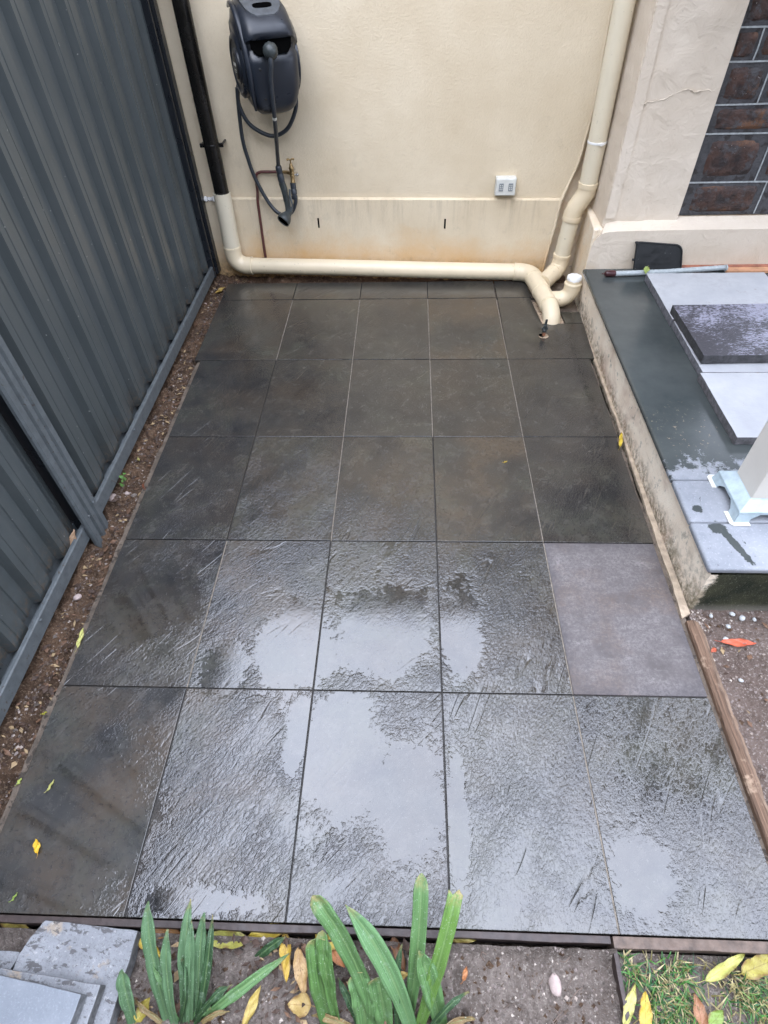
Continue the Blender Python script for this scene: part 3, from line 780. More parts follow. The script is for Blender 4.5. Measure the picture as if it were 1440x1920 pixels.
# raised stripe of thicker render on the arris
bm = B()
n = 70; L = []; Rr = []
for i in range(n+1):
    z = .45 + 2.1*i/n; L.append((.908, z)); Rr.append((.958 + .006*fbm(z, 0, 9, 4, 5) - .012*max(0, (z-.95)), z))
pts = L + list(reversed(Rr))
a = [bm.verts.new((x, YF-.0105, z)) for x, z in pts]; b = [bm.verts.new((x, YF+.02, z)) for x, z in pts]
for i in range(n): bm.faces.new((a[i], a[i+1], a[2*n-i], a[2*n+1-i]))
for i in range(len(pts)): k = (i+1) % len(pts); bm.faces.new((a[i], b[i], b[k], a[k]))
obj('corner_render', bm, 'facade', front, bevel=.0)
# side face towards the pipe
bm = B()
ny, nz = 12, 70; g = []
for i in range(ny+1):
    row = []
    for j in range(nz+1):
        y = .625 + (.99-.625)*i/ny; z = -.1 + 2.7*j/nz
        row.append(bm.verts.new((.912 + .007*fbm(y, z, 12, 4, 6) + (-.012 if z < .2 else 0), y, z)))
    g.append(row)
for i in range(ny):
    for j in range(nz): bm.faces.new((g[i][j], g[i+1][j], g[i+1][j+1], g[i][j+1]))
obj('side_render', bm, 'side', front, smooth=60)
bm = B(); box(bm, .935, 1.9, .66, 1.5, -.1, 2.6); obj('wall_core', bm, 'side', front, smooth=0)
# plinth of the house front with rounded left end and sloping sill
bm = B()
prof = [(.853, .19), (.853, .26), (.858, .33), (.872, .366), (.896, .392), (.925, .402), (.97, .405), (1.1, .407), (1.3, .408), (1.9, .408), (1.9, .19)]
a = [bm.verts.new((x, YPL + .004*fbm(x, z, 14, 3, 8), z)) for x, z in prof]; b = [bm.verts.new((x + (.03 if i < 6 else 0), YF+.02, z+(.036 if 3 < i < 10 else 0))) for i, (x, z) in enumerate(prof)]
n = len(prof); bm.faces.new(a); bm.faces.new(list(reversed(b)))
for i in range(n): bm.faces.new((a[i], b[i], b[(i+1)%n], a[(i+1)%n]))
bmesh.ops.triangulate(bm, faces=bm.faces[:])
obj('plinth', bm, 'facade', front, smooth=35)
bm = B(); prism(bm, [(.862, .60), (.93, .60), (.93, .95), (.885, .95)], -.1, .40); obj('plinth_return', bm, 'side', front, smooth=0, bevel=.006)
# dark stonework: backing mortar, raised stones, pale pointing
bm = B(); box(bm, 1.27, 1.95, YST, YST+.05, .446, 2.6); obj('mortar_backing', bm, 'mortar', front, smooth=0)
courses = [.446, .602, .815, .933, 1.093, 1.212, 1.36, 1.50]
verts_ = [[1.62+.06], [1.617, 1.82], [1.78], [1.486, 1.75], [1.398, 1.68], [1.2885, 1.52], [1.41, 1.70]]
bm = B()
def strip_path(bm, pts, w, y0, y1):
    for (xa, za), (xb, zb) in zip(pts[:-1], pts[1:]):
        d = Vector((xb-xa, zb-za)).normalized(); nx, nz_ = -d.y*w, d.x*w
        q = [(xa+nx, za+nz_), (xa-nx, za-nz_), (xb-nx, zb-nz_), (xb+nx, zb+nz_)]
        A = [bm.verts.new((x, y0, z)) for x, z in q]; Bv = [bm.verts.new((x, y1, z)) for x, z in q]
        bm.faces.new(A)
        for i in range(4): bm.faces.new((A[i], Bv[i], Bv[(i+1)%4], A[(i+1)%4]))
for k, z in enumerate(courses[1:-1]):
    strip_path(bm, [(1.284+.08*i + .0, z + .002*noise.noise(Vector((i*.7, z*9, 0)))) for i in range(8)], .0032, YST-.004, YST+.004)
for k, xs in enumerate(verts_):
    for x in xs:
        z0, z1 = courses[k]+.004, courses[k+1]-.004
        strip_path(bm, [(x + .003*noise.noise(Vector((x, k, i))), z0+(z1-z0)*i/3) for i in range(4)], .0028, YST-.0037, YST+.004)
obj('pointing', bm, 'tuck', front, smooth=0)
def stone(x0, x1, z0, z1, seed):
    rr = random.Random(seed*7+1); bm = B(); cx, cz = (x0+x1)/2, (z0+z1)/2; NX_, NZ_ = 14, 8
    cut = [rr.uniform(1.62, 1.95) for _ in range(4)]
    g = []
    for i in range(NX_+1):
        row = []
        for j in range(NZ_+1):
            u, v = -1+2*i/NX_, -1+2*j/NZ_
            q = (1 if u > 0 else 0) + (2 if v > 0 else 0)
            t = abs(u)+abs(v); k = min(1, cut[q]/t) if t else 1
            wu = .06*noise.noise(Vector((v*1.7, seed, 1))) + .035*noise.noise(Vector((v*5, seed, 2))); wv = .08*noise.noise(Vector((u*1.9, seed, 5))) + .04*noise.noise(Vector((u*6, seed, 9)))
            m_ = max(abs(u), abs(v), t/cut[q])
            hgt = .0085*(1-min(1, m_)**5) + .005*fbm(u*1.2, v*.8, 2.2, 4, seed*3.3)*(1-min(1, m_)**8) - (.006 if m_ > .99 else 0)
            row.append(bm.verts.new((cx+(u*k+wu)*(x1-x0)/2, YST-hgt, cz+(v*k+wv)*(z1-z0)/2)))
        g.append(row)
    for i in range(NX_):
        for j in range(NZ_): bm.faces.new((g[i][j], g[i+1][j], g[i+1][j+1], g[i][j+1]))
    obj('stone', bm, 'stone', front, smooth=40)
stone(1.325, 1.66, .455, .592, 1)
stone(1.335, 1.585, .622, .796, 2); stone(1.645, 1.80, .625, .795, 3)
stone(1.31, 1.755, .828, .920, 4)
stone(1.315, 1.472, .945, 1.078, 5); stone(1.502, 1.735, .945, 1.08, 6)
stone(1.30, 1.388, 1.103, 1.200, 7); stone(1.410, 1.665, 1.104, 1.200, 8)
stone(1.305, 1.508, 1.226, 1.345, 9); stone(1.535, 1.85, 1.226, 1.345, 10); stone(1.425, 1.685, 1.372, 1.488, 11)
# verandah roof above, out of the frame (it darkens the mirrored sky on the right)
vr = thing('verandah_roof', 'verandah roof over the step on the right, above the frame', 'roof', (1.5, -1, 2.35))
bm = B(); box(bm, .90, .99, -1.5, .60, 2.28, 2.46); obj('beam', bm, 'fascia', vr, smooth=0)
bm = B(); box(bm, .99, 3.2, -1.5, .60, 2.42, 2.47); obj('ceiling', bm, 'soffit', vr, smooth=0)

# ------------------------------------------------------------------ verandah step and coping
step = thing('verandah_step', 'stained concrete step with a slate coping on the right of the patio', 'step', (1.3, -.5, 0))
bm = B()
ny, nz = 90, 9; g = []
YN, YB = -1.478, .56
for i in range(ny+1):
    y = YN + (YB-YN)*i/ny; row = []
    for j in range(nz+1):
        z = -.06 + (.186+.06)*j/nz
        x = .850 + .020*max(0, (y-.1))*.9*(1-z/.2) + .004*fbm(y, z, 10, 4, 3)
        row.append(bm.verts.new((x, y, z)))
    g.append(row)
for i in range(ny):
    for j in range(nz): bm.faces.new((g[i][j], g[i][j+1], g[i+1][j+1], g[i+1][j]))
nx = 40; f = []
for i in range(nx+1):
    row = []
    for j in range(nz+1):
        if i == 0: row.append(g[0][j]); continue
        x = .850 + 1.1*i/nx; z = -.06 + (.186+.06)*j/nz
        row.append(bm.verts.new((x, YN + .003*fbm(x, z, 12, 4, 9), z)))
    f.append(row)
for i in range(nx):
    for j in range(nz): bm.faces.new((f[i][j], f[i+1][j], f[i+1][j+1], f[i][j+1]))
obj('riser', bm, 'step', step, smooth=50)
bm = B(); box(bm, .90, 1.95, -1.46, .56, -.06, .176); obj('core', bm, 'step', step, smooth=0)
def coping(x0, x1, y0, y1, dz=0):
    bm = B(); box(bm, x0, x1, y0, y1, .186+dz, .21+dz); return obj('coping_slab', bm, 'coping', step, bevel=.008, segs=4, smooth=50)
coping(.838, 1.95, -1.075, .557)
coping(.8385, 1.95, -1.276, -1.078, .0006)
coping(.838, 1.95, -1.474, -1.279, -.0004)

# terracotta strip along the foot of the house front
for k, (xa, xb, y0, y1, m) in enumerate([(1.345, 1.60, .528, .556, 'terracotta'), (1.603, 1.90, .530, .556, 'terracotta'), (1.575, 1.90, .480, .524, 'terracotta_pale')]):
    bm = B(); box(bm, xa, xb, y0, y1, .211, .226)
    tag(obj('terracotta_tile', bm, m, bevel=.002), ['dark red terracotta strip against the house wall just right of the black lid', 'dark red terracotta strip against the house wall at the right edge of the photo', 'pale orange terracotta strip right of the end of the silver tube'][k], 'tile')

# loose pavers on the step
def paver(name, x0, x1, y0, y1, z0, z1, m, label, rot=0.0, group=None, poly=None):
    cx, cy = (x0+x1)/2, (y0+y1)/2
    bm = B()
    if poly: prism(bm, [(p[0]-cx, p[1]-cy) for p in poly], z0-z0, z1-z0)
    else:
        # chipped outline: edges wander a little
        P = []
        c4 = [(x0-cx, y0-cy), (x1-cx, y0-cy), (x1-cx, y1-cy), (x0-cx, y1-cy)]
        for i in range(4):
            a, b = Vector(c4[i]), Vector(c4[(i+1) % 4])
            for k in range(14):
                t = k/14; p = a.lerp(b, t); nrm = Vector((b.y-a.y, a.x-b.x)).normalized()
                P.append(p - nrm*abs(.0030*fbm(p.x*3+cx, p.y*3+cy, 9, 3, i+z0*50)))
        prism(bm, P, 0, z1-z0)
    o = obj(name, bm, m, bevel=.0016, segs=2, smooth=30)
    o.location = (cx, cy, z0); o.rotation_euler = (0, 0, rot)
    return tag(o, label, 'paver', group)
paver('paver', 1.128, 1.73, -.045, .415, .211, .249, 'paver_pale', 'pale blue grey paver lying back up nearest the house wall on the step')
paver('paver', 1.132, 1.73, -.468, -.052, .212, .245, 'paver_pale', 'pale paver on the step mostly hidden under the dark speckled paver')
paver('paver', 1.118, 1.72, -.888, -.472, .211, .2475, 'paver_dirty', 'pale paver with brown dirt smears on the step closest to the column', .006)
paver('paver', 1.135, 1.75, -.408, .018, .2505, .290, 'paver_dark', 'dark speckled textured paver stacked on top of the pale pavers', .018)

# black plastic lid leaning on the plinth
lid = thing('plastic_lid', 'black plastic lid with rounded corners leaning against the house wall', 'lid', (1.22, .545, .211))
def rrect(w, h, r, n=6, cx=0, cy=0, only=None):
    P = []
    for k, (sx, sy) in enumerate(((1,-1),(1,1),(-1,1),(-1,-1))):
        rr_ = r if only is None or k in only else .008
        for i in range(n+1):
            a = -math.pi/2 + k*math.pi/2 + i*math.pi/2/n
            P.append((cx+sx*(w/2-rr_)+rr_*math.cos(a), cy+sy*(h/2-rr_)+rr_*math.sin(a)))
    return P
LM = Matrix.Translation((1.218, .506, .2115)) @ Matrix.Rotation(R_(72), 4, 'X')
def round_poly(c, rads, n=7):
    out = []
    m_ = len(c)
    for i in range(m_):
        p0, p1, p2 = Vector(c[i-1]), Vector(c[i]), Vector(c[(i+1) % m_]); r = rads[i]
        a, b = p1 + (p0-p1).normalized()*r, p1 + (p2-p1).normalized()*r
        for k in range(n+1):
            t = k/n; out.append(a*(1-t)**2 + p1*2*t*(1-t) + b*t*t)
    return out
LC = [(-.126, 0), (.130, 0), (.108, .134), (-.136, .153)]
bm = B(); prism(bm, round_poly(LC, (.006, .006, .042, .022)), -.004, .004, LM); obj('panel', bm, 'black', lid, bevel=.0015)
bm = B()
path = [LM @ Vector((p.x*.965, .003+p.y*.955, .0045)) for p in round_poly(LC, (.006, .006, .040, .021))]
tube(bm, path + [path[0]], .0042, 8); obj('rim', bm, 'black', lid)
for y in (.146, .062):
    bm = B(); tube(bm, [LM @ Vector((-.126, y, 0)), LM @ Vector((-.140, y+.001, 0))], .006, 10); obj('lug', bm, 'black', lid)
# silver tube with dark cap
tb = thing('silver_tube', 'silver tube with a dark maroon end lying on the step by the wall', 'tube', (1.2, .47, .211))
bm = B(); tube(bm, [(.985, .462, .226), (1.25, .475, .227), (1.58, .515, .228)], .0135, 20); obj('barrel', bm, 'tube', tb)
bm = B(); lathe(bm, [(.0, 0), (.009, .002), (.0135, .006), (.0158, .012), (.0165, .03), (.0162, .052), (.0145, .058)], along((.928, .4605, .2275), (1, .02, 0)), 20); obj('end_cap', bm, 'tube_cap', tb)
bm = B(); tube(bm, [(.930, .4605, .2275), (.915, .460, .2275)], .003, 8); obj('nib', bm, 'tube_cap', tb)
bm = B(); lathe(bm, [(.0145, 0), (.0165, .001), (.0165, .007), (.0145, .008)], along((1.572, .507, .229), (1, .1, 0)), 20); obj('end_ring', bm, 'tube', tb)

# column
colm = thing('verandah_column', 'off white square column on a pale blue grey metal foot', 'column', (1.085, -1.175, .21))
bm = B(); box(bm, 1.022, 1.148, -1.238, -1.112, .262, 2.28); obj('shaft', bm, 'column', colm, bevel=.003)
bm = B()
cx, cy = 1.085, -1.175
def sq(h, z): return [bm.verts.new((cx+sx*h, cy+sy*h, z)) for sx, sy in ((-1,-1),(1,-1),(1,1),(-1,1))]
R0, R1, R2, R3 = sq(.0650, .288), sq(.067, .284), sq(.100, .254), sq(.100, .242)
R4, R5 = sq(.096, .240), sq(.060, .272)
for A, Bq in ((R0, R1), (R1, R2), (R2, R3), (R3, R4), (R4, R5)):
    for i in range(4): bm.faces.new((A[i], A[(i+1)%4], Bq[(i+1)%4], Bq[i]))
for i in range(4): bm.faces.new((R0[(i+1)%4], R0[i], R5[i], R5[(i+1)%4]))
obj('flared_collar', bm, 'zinc', colm, bevel=.003)
for sx, sy in ((-1,-1),(1,-1),(1,1),(-1,1)):
    bm = B()
    # leg: two tapering plates meeting on the corner
    for ax in (0, 1):
        def P(u, o, z):   # u along the plate from the corner, o outward flare
            d = [0, 0]; d[ax] = -u
            if ax == 0: return (cx+sx*(.098+o)+sx*d[0], cy+sy*(.098+o), z)
            return (cx+sx*(.098+o), cy+sy*(.098+o)+sy*d[1], z)
        Q = [P(0, 0, .252), P(.082, 0, .252), P(.050, .006, .226), P(.050, .010, .2125), P(0, .010, .2125)]
        A = [bm.verts.new(q) for q in Q]
        off = Vector((0, -sy*.004, 0)) if ax == 0 else Vector((-sx*.004, 0, 0))
        C_ = [bm.verts.new(Vector(q)+off) for q in Q]
        bm.faces.new(A); bm.faces.new(list(reversed(C_)))
        for i in range(5): bm.faces.new((A[i], C_[i], C_[(i+1)%5], A[(i+1)%5]))
        q = [P(-.012, .010, 0), P(.050, .010, 0)]
    leg_ = obj('leg', bm, 'zinc', colm, bevel=.001)
    bm = B()
    o = .108
    xs_ = sorted((cx+sx*(o+.013), cx+sx*(o-.052))); ys_ = sorted((cy+sy*(o+.013), cy+sy*(o-.052)))
    # L-shaped foot flange
    pts = [(cx+sx*(o+.013), cy+sy*(o+.003)), (cx+sx*(o+.003), cy+sy*(o+.013)), (cx+sx*(o-.052), cy+sy*(o+.013)), (cx+sx*(o-.052), cy+sy*(o-.002)), (cx+sx*(o-.002), cy+sy*(o-.002)), (cx+sx*(o-.002), cy+sy*(o-.052)), (cx+sx*(o+.013), cy+sy*(o-.052))]
    prism(bm, pts, .2108, .2145); obj('foot_flange', bm, 'gpo', leg_, bevel=.0008)

# ------------------------------------------------------------------ steel fence on the left
fence = thing('steel_fence', 'slate grey corrugated steel fence along the left of the patio', 'fence', (-1.36, -.5, 0))
XF = -1.358
def fence_sheet(y0, y1, xb, name='sheet', phase=0.0):
    """trapezoidal sheet: profile in (y, x) swept in z"""
    prof = []; per = .19; k0 = math.floor((y0+.246-phase)/per)
    ys = [y0]
    rib = [(0.0, 0.0), (.012, .030), (.032, .031), (.034, .028), (.040, .028), (.042, .031), (.088, .031), (.100, 0.0), (.134, 0.0), (.137, .004), (.150, .004), (.153, 0.0)]
    pts = []
    k = k0
    while -.246+phase+k*per < y1+per:
        for dy, dx in rib: pts.append((-.246+phase+k*per+dy, dx))
        k += 1
    pts = [p for p in pts if y0 < p[0] < y1]
    prof = [(y0, pts[0][1])] + pts + [(y1, pts[-1][1])]
    bm = B(); zs = [.045, .5, 1.0, 1.86]
    rows = [[bm.verts.new((xb-.031+dx, y, z)) for y, dx in prof] for z in zs]
    for a in range(len(zs)-1):
        for i in range(len(prof)-1): bm.faces.new((rows[a][i], rows[a][i+1], rows[a+1][i+1], rows[a+1][i]))
    return obj(name, bm, 'fence', fence, smooth=25, recalc=False)
fence_sheet(-1.13, .93, XF)
fence_sheet(-3.5, -1.175, XF-.004, phase=.05)
def c_section(bm, pts, z0, z1, w=.0016):
    prism(bm, pts, z0, z1)
# bottom rails: C channel with a lit top lip
def rail(y0, y1):
    bm = B()
    prof = [(-1.398, .050), (-1.398, .010), (-1.330, .010), (-1.330, .069), (-1.334, .0725), (-1.345, .073), (-1.347, .070), (-1.335, .067), (-1.335, .015), (-1.394, .015), (-1.394, .050)]
    a = [bm.verts.new((x, y0, z)) for x, z in prof]; b = [bm.verts.new((x, y1, z)) for x, z in prof]
    n = len(prof); bm.faces.new(a); bm.faces.new(list(reversed(b)))
    for i in range(n): bm.faces.new((a[i], b[i], b[(i+1)%n], a[(i+1)%n]))
    return obj('bottom_rail', bm, 'fence_trim', fence, smooth=35)
rail(-1.10, .955); rail(-3.5, -1.165)
bm = B(); box(bm, -1.39, -1.325, -3.5, .99, 1.84, 1.90); obj('top_rail', bm, 'fence_trim', fence, bevel=.004)
# post: two lipped channels side by side
bm = B()
prof = [(-1.39, -1.150), (-1.3155, -1.150), (-1.3075, -1.143), (-1.3075, -1.118), (-1.312, -1.114), (-1.312, -1.106), (-1.3075, -1.102), (-1.3075, -1.080), (-1.311, -1.076), (-1.311, -1.066), (-1.3075, -1.062), (-1.3075, -1.042), (-1.3155, -1.035), (-1.39, -1.035)]
PM = Matrix.Translation((0, -.058, 0))
prof = [(-1.326, -1.150), (-1.3155, -1.150), (-1.3075, -1.143), (-1.3075, -1.120), (-1.317, -1.115), (-1.317, -1.106), (-1.3075, -1.101), (-1.3075, -1.084), (-1.316, -1.079), (-1.316, -1.070), (-1.3075, -1.065), (-1.3075, -1.042), (-1.3155, -1.035), (-1.326, -1.035)]
prism(bm, prof, -.12, 1.88, PM); pst = obj('post', bm, 'fence_trim', fence, smooth=30)
bm = B(); box(bm, -1.42, -1.3262, -1.165, -1.098, -.1, 1.88); obj('post_gap_shade', bm, 'fence_dark', fence, smooth=0)  # dark fill stands in for the shadow inside the open post channel
# end post by the wall: dark open channel
bm = B()
prof = [(-1.40, .925), (-1.330, .925), (-1.326, .931), (-1.326, .944), (-1.352, .947), (-1.352, .972), (-1.328, .975), (-1.328, .985), (-1.318, .987), (-1.318, 1.0), (-1.318, 1.036), (-1.40, 1.036)]
prism(bm, prof, .0, 1.88); obj('post', bm, 'fence_dark', fence, smooth=30)
for yy, zz in ((-1.118, .118), (-1.178, .105), (.35, .055), (-.62, .058), (-1.6, .06)):
    bm = B(); xx = -1.3075 if yy < -1.1 and yy > -1.3 else -1.330
    lathe(bm, [(.0, -.002), (.006, -.001), (.006, .003), (.004, .0048), (.0, .005)], along((xx, yy, zz), (1, 0, 0)), 10); obj('screw', bm, 'fence_trim', fence)

# neighbour's house beyond the fence (above and outside the frame, mirrored in the wet tiles)
nb = thing('neighbour_house', 'neighbouring house with a low eave beyond the steel fence', 'house', (-4, -1, 0))
bm = B(); box(bm, -7, -2.35, -5, 3, -.12, 2.75); obj('wall', bm, 'brickwork', nb, smooth=0)
bm = B()
q = [(-1.78, 2.78), (-4.6, 4.5), (-7.5, 2.78), (-7.5, 2.72), (-1.78, 2.62)]
a = [bm.verts.new((x, -5.5, z)) for x, z in q]; b = [bm.verts.new((x, 3.5, z)) for x, z in q]
bm.faces.new(a); bm.faces.new(list(reversed(b)))
for i in range(5): bm.faces.new((a[i], b[i], b[(i+1)%5], a[(i+1)%5]))
obj('roof', bm, 'roof', nb, smooth=0)

# unseen hedge added behind the viewer to block light from the low sky
def hedge():
    rr = random.Random(5); t = thing('sky_blocking_hedge', 'unseen dark green hedge added behind the viewer to block the low sky', 'hedge', (0, -6.5, 0))
    bm = B(); box(bm, -7.5, 7.5, -7.3, -6.5, -.12, 3.6); obj('branches', bm, 'edging', t, smooth=0)
    bm = B()
    for _ in range(9000):
        p = Vector((rr.uniform(-8, 8), -6.4+rr.uniform(-.25, .45), rr.uniform(0, 5.2)))
        if rr.random() < .35: p.y = rr.uniform(-7.6, -6.0); p.z = rr.uniform(3.5, 5.2)
        p.z = p.z*(.88+.14*noise.noise(Vector((p.x*.6, 0, 1))))
        a, b = Vector((rr.uniform(-1, 1), rr.uniform(-1, 1), rr.uniform(-1, 1))).normalized()*.14, Vector((rr.uniform(-1, 1), rr.uniform(-1, 1), rr.uniform(-1, 1))).normalized()*.08
        bm.faces.new([bm.verts.new(p+v) for v in (a, b, -a, -b)])
    obj('foliage', bm, 'hedge_leaf', t, smooth=0, recalc=False)
M['hedge_leaf'] = simple('hedge_leaf', (.045, .085, .035), .5, .4, 5)
hedge()

# ------------------------------------------------------------------ pipes
bp = thing('black_downpipe', 'black glossy downpipe on the wall beside the fence', 'downpipe', (-1.18, .96, .4))
bm = B(); tube(bm, [(-1.183, .962, .46), (-1.180, .960, 3.1)], .0405, 28); obj('pipe', bm, 'black_gloss', bp)
bm = B(); tube(bm, [(-1.182, .962, .715), (-1.182, .962, .733)], .0425, 28)
for s in (-1, 1):
    box(bm, -1.182+s*.052-.012, -1.182+s*.052+.012, .955, .968, .714, .734)
    tube(bm, [(-1.182+s*.056, .968, .724), (-1.182+s*.056, 1.045, .724)], .007, 8)
obj('clamp', bm, 'black_gloss', bp, bevel=.002)

dr = thing('drain_pipe', 'cream plastic drain pipe running along the foot of the wall', 'pipe', (-.2, .93, 0))
def ring_band(bm, p, d, r, w, n=28):
    d = Vector(d).normalized(); p = Vector(p)
    lathe(bm, [(r*.93, 0), (r, .001), (r+.0003, .003), (r+.0003, w-.003), (r, w-.001), (r*.93, w)], along(p, d), n)
RP = .0465
bm = B(); 
A0, A1 = Vector((-1.192, .962, .165)), Vector((-1.183, .962, .487))
lathe(bm, [(.0485, 0), (.0485, (A1-A0).length), (.0445, (A1-A0).length), (.0445, (A1-A0).length-.06)], along(A0, A1-A0), 32)
obj('riser', bm, 'pvc_pale', dr)
def arc(p0, d0, d1, r, n=8):
    """points of a bend starting at p0 heading d0 and leaving along d1"""
    d0 = Vector(d0).normalized(); d1 = Vector(d1).normalized(); ang = d0.angle(d1)
    nrm = (d1 - d0*d0.dot(d1)).normalized(); c = Vector(p0) + nrm*r; out = []
    for i in range(n+1):
        a = ang*i/n; out.append(c - nrm*r*math.cos(a) + d0*r*math.sin(a))
    return out
hd = Vector((1.67, -.112, -.015)).normalized()
e1 = arc((-1.193, .962, .135), (0, 0, -1), hd, .072)
bm = B(); tube(bm, [Vector((-1.1925, .962, .185))] + e1 + [e1[-1] + hd*.035], .0505, 28); obj('elbow', bm, 'pvc', dr)
bm = B(); pA = e1[-1] + hd*.02; pB = Vector((.545, .862, .049)); tube(bm, [pA, pA.lerp(pB, .33)+Vector((0, .0, .001)), pA.lerp(pB, .7)-Vector((0, 0, .001)), pB], RP, 32); obj('run', bm, 'pvc', dr)
# elbow to the front, then junction dropping into the paving
d45 = Vector((.52, -.85, 0)).normalized(); dfr = Vector((.06, -1, -.02)).normalized()
e2 = arc((.552, .861, .049), hd, dfr, .085)
bm = B(); tube(bm, [Vector((.525, .863, .049))] + e2 + [e2[-1] + dfr*.02], .0500, 28); obj('elbow', bm, 'pvc', dr)
jA = e2[-1] + dfr*.01; jB = Vector((.672, .47, .042))
bm = B(); tube(bm, [jA, jB], .0505, 28); obj('junction', bm, 'pvc', dr)
e3 = arc(jB, (jB-jA), (.02, -.55, -.83), .10, 6)
bm = B(); tube(bm, [jB - (jB-jA).normalized()*.004] + e3 + [e3[-1] + Vector((.001, -.02, -.05))], .0475, 28); obj('elbow', bm, 'pvc', dr)
for p_, d_, r_, w_ in ((jA.lerp(jB, .45), jB-jA, .0525, .012), (jA.lerp(jB, .95), jB-jA, .0525, .010), (e2[-1], dfr, .0525, .008), (Vector((.520, .8634, .049)), hd, .0518, .01),
                       ((-1.1925, .962, .168), (0, 0, 1), .052, .014), (e1[-1]+hd*.03, hd, .0520, .008)):
    bm = B(); ring_band(bm, p_, d_, r_, w_); obj('socket_ring', bm, 'pvc', dr)
# inspection stub on the right of the junction
s0 = Vector((.674, .545, .040)); 
es = arc((.735, .545, .040), (1, 0, 0), (.02, .05, 1), .065)
bm = B(); tube(bm, [s0, Vector((.72, .545, .04))] + es + [es[-1]+Vector((.001, .002, .012))], .0435, 26); obj('stub_elbow', bm, 'pvc', dr)
st = es[-1]
bm = B(); lathe(bm, [(.0455, 0), (.0455, .022), (.0475, .024), (.0475, .034), (.044, .037), (.0395, .038), (.0395, .052), (.036, .053)], along(st+Vector((0, 0, -.004)), (.02, .05, 1)), 28); obj('stub_collar', bm, 'pvc', dr)
bm = B(); lathe(bm, [(.0385, 0), (.0405, .002), (.0405, .016), (.036, .022), (.02, .0235), (.0, .024)], along(st+Vector((.0012, .0028, .047)), (.02, .05, 1)), 28)
for v in bm.verts: v.co += Vector((.002*fbm(v.co.x, v.co.y, 60, 2, 1), 0, .004*fbm(v.co.x, v.co.y, 70, 2, 4)))
obj('white_cap', bm, 'white', dr)

rp = thing('cream_downpipe', 'cream downpipe with an offset bend in the right corner of the wall', 'downpipe', (.84, .86, .1))
bm = B(); tube(bm, [(.852, .860, .50), (.852, .860, .72), (.841, .860, 1.29), (.838, .860, 3.1)], .0465, 30); obj('pipe', bm, 'pvc_pale', rp)
b1 = [Vector((.8525, .860, .535)), Vector((.852, .860, .492)), Vector((.838, .861, .462)), Vector((.812, .861, .415)), Vector((.803, .861, .385)), Vector((.802, .861, .345))]
bm = B(); tube(bm, b1, .0490, 30); obj('offset_bend', bm, 'pvc', rp)
bm = B(); tube(bm, [(.802, .861, .36), (.786, .862, .10)], .0450, 30); obj('lower_pipe', bm, 'pvc_pale', rp)
b2 = [Vector((.789, .862, .145)), Vector((.785, .861, .09)), Vector((.768, .840, .068)), Vector((.720, .782, .056)), Vector((.672, .715, .050))]
bm = B(); tube(bm, b2, .0480, 28); obj('bottom_bend', bm, 'pvc', rp)
for p_, d_, r_, w_ in (((.8525, .860, .515), (0, 0, 1), .0515, .028), ((.802, .861, .345), (.05, 0, 1), .0508, .028),
                       ((.7885, .862, .135), (.05, 0, 1), .0500, .022), ((.752, .821, .064), (-.64, -.78, -.1), .0505, .012)):
    bm = B(); ring_band(bm, p_, d_, r_, w_); obj('coupling', bm, 'pvc', rp)
bm = B(); ring_band(bm, (.852, .860, .728), (0, 0, 1), .0485, .012)
box(bm, .848, .876, .808, .815, .730, .738); box(bm, .858, .868, .806, .816, .727, .741)
obj('cable_tie', bm, 'white', rp)

# maroon water pipe and tap
wp = thing('water_pipe', 'thin maroon water pipe bent up the wall to the brass tap', 'pipe', (-1.0, 1.0, .1))
bm = B()
pth = smooth_path([(-1.012, yP(-1)-.010, .02), (-1.010, yP(-1)-.010, .09), (-.998, yP(-1)-.010, .40), (-.993, yP(-1)-.012, .44), (-.990, yU(-1)-.020, .47), (-.986, yU(-1)-.022, .53), (-.978, yU(-1)-.022, .558), (-.955, yU(-1)-.022, .570), (-.92, yU(-.92)-.022, .572), (-.80, yU(-.8)-.028, .573)], 5)
tube(bm, pth, .0078, 12); obj('pipe', bm, 'copper', wp)
TX, TY = -.768, yU(-.77) - .050
tap = thing('garden_tap', 'small brass garden tap on the cream wall beside the hose gun', 'tap', (TX, TY, .57))
bm = B()
tube(bm, [(-.83, yU(-.8)-.028, .573), (-.80, yU(-.8)-.030, .573), (-.780, TY+.004, .572)], .0085, 12)
lathe(bm, [(.012, -.016), (.0145, -.012), (.0145, .010), (.012, .014), (.0125, .020), (.014, .024), (.014, .034), (.010, .040), (.0085, .052), (.005, .056)], Matrix.Translation((TX, TY, .568)), 18)
lathe(bm, [(.012, 0), (.0135, .004), (.0115, .012), (.0115, .03), (.013, .034), (.013, .046), (.010, .048)], along((TX, TY-.004, .566), (.03, -.22, -1)), 16)
obj('body', bm, 'brass', tap)
bm = B(); tube(bm, [(TX, TY, .615), (TX, TY, .642)], .0042, 10)
for a in (0.3, 0.3+math.pi):
    dx, dy = math.cos(a)*.020, math.sin(a)*.020
    tube(bm, smooth_path([(TX, TY, .640), (TX+dx*.6, TY+dy*.6, .645), (TX+dx, TY+dy, .641)], 4), [.0045]*4+[.0055]*4+[.007], 10)
obj('handle', bm, 'brass', tap)
bm = B(); lathe(bm, [(.004, 0), (.0085, .002), (.0095, .010), (.006, .014), (.0, .015)], along((TX+.022, TY, .566), (1, -.1, .1)), 12); tube(bm, [(TX, TY, .566), (TX+.024, TY, .566)], .005, 10); obj('plug', bm, 'chrome', tap)

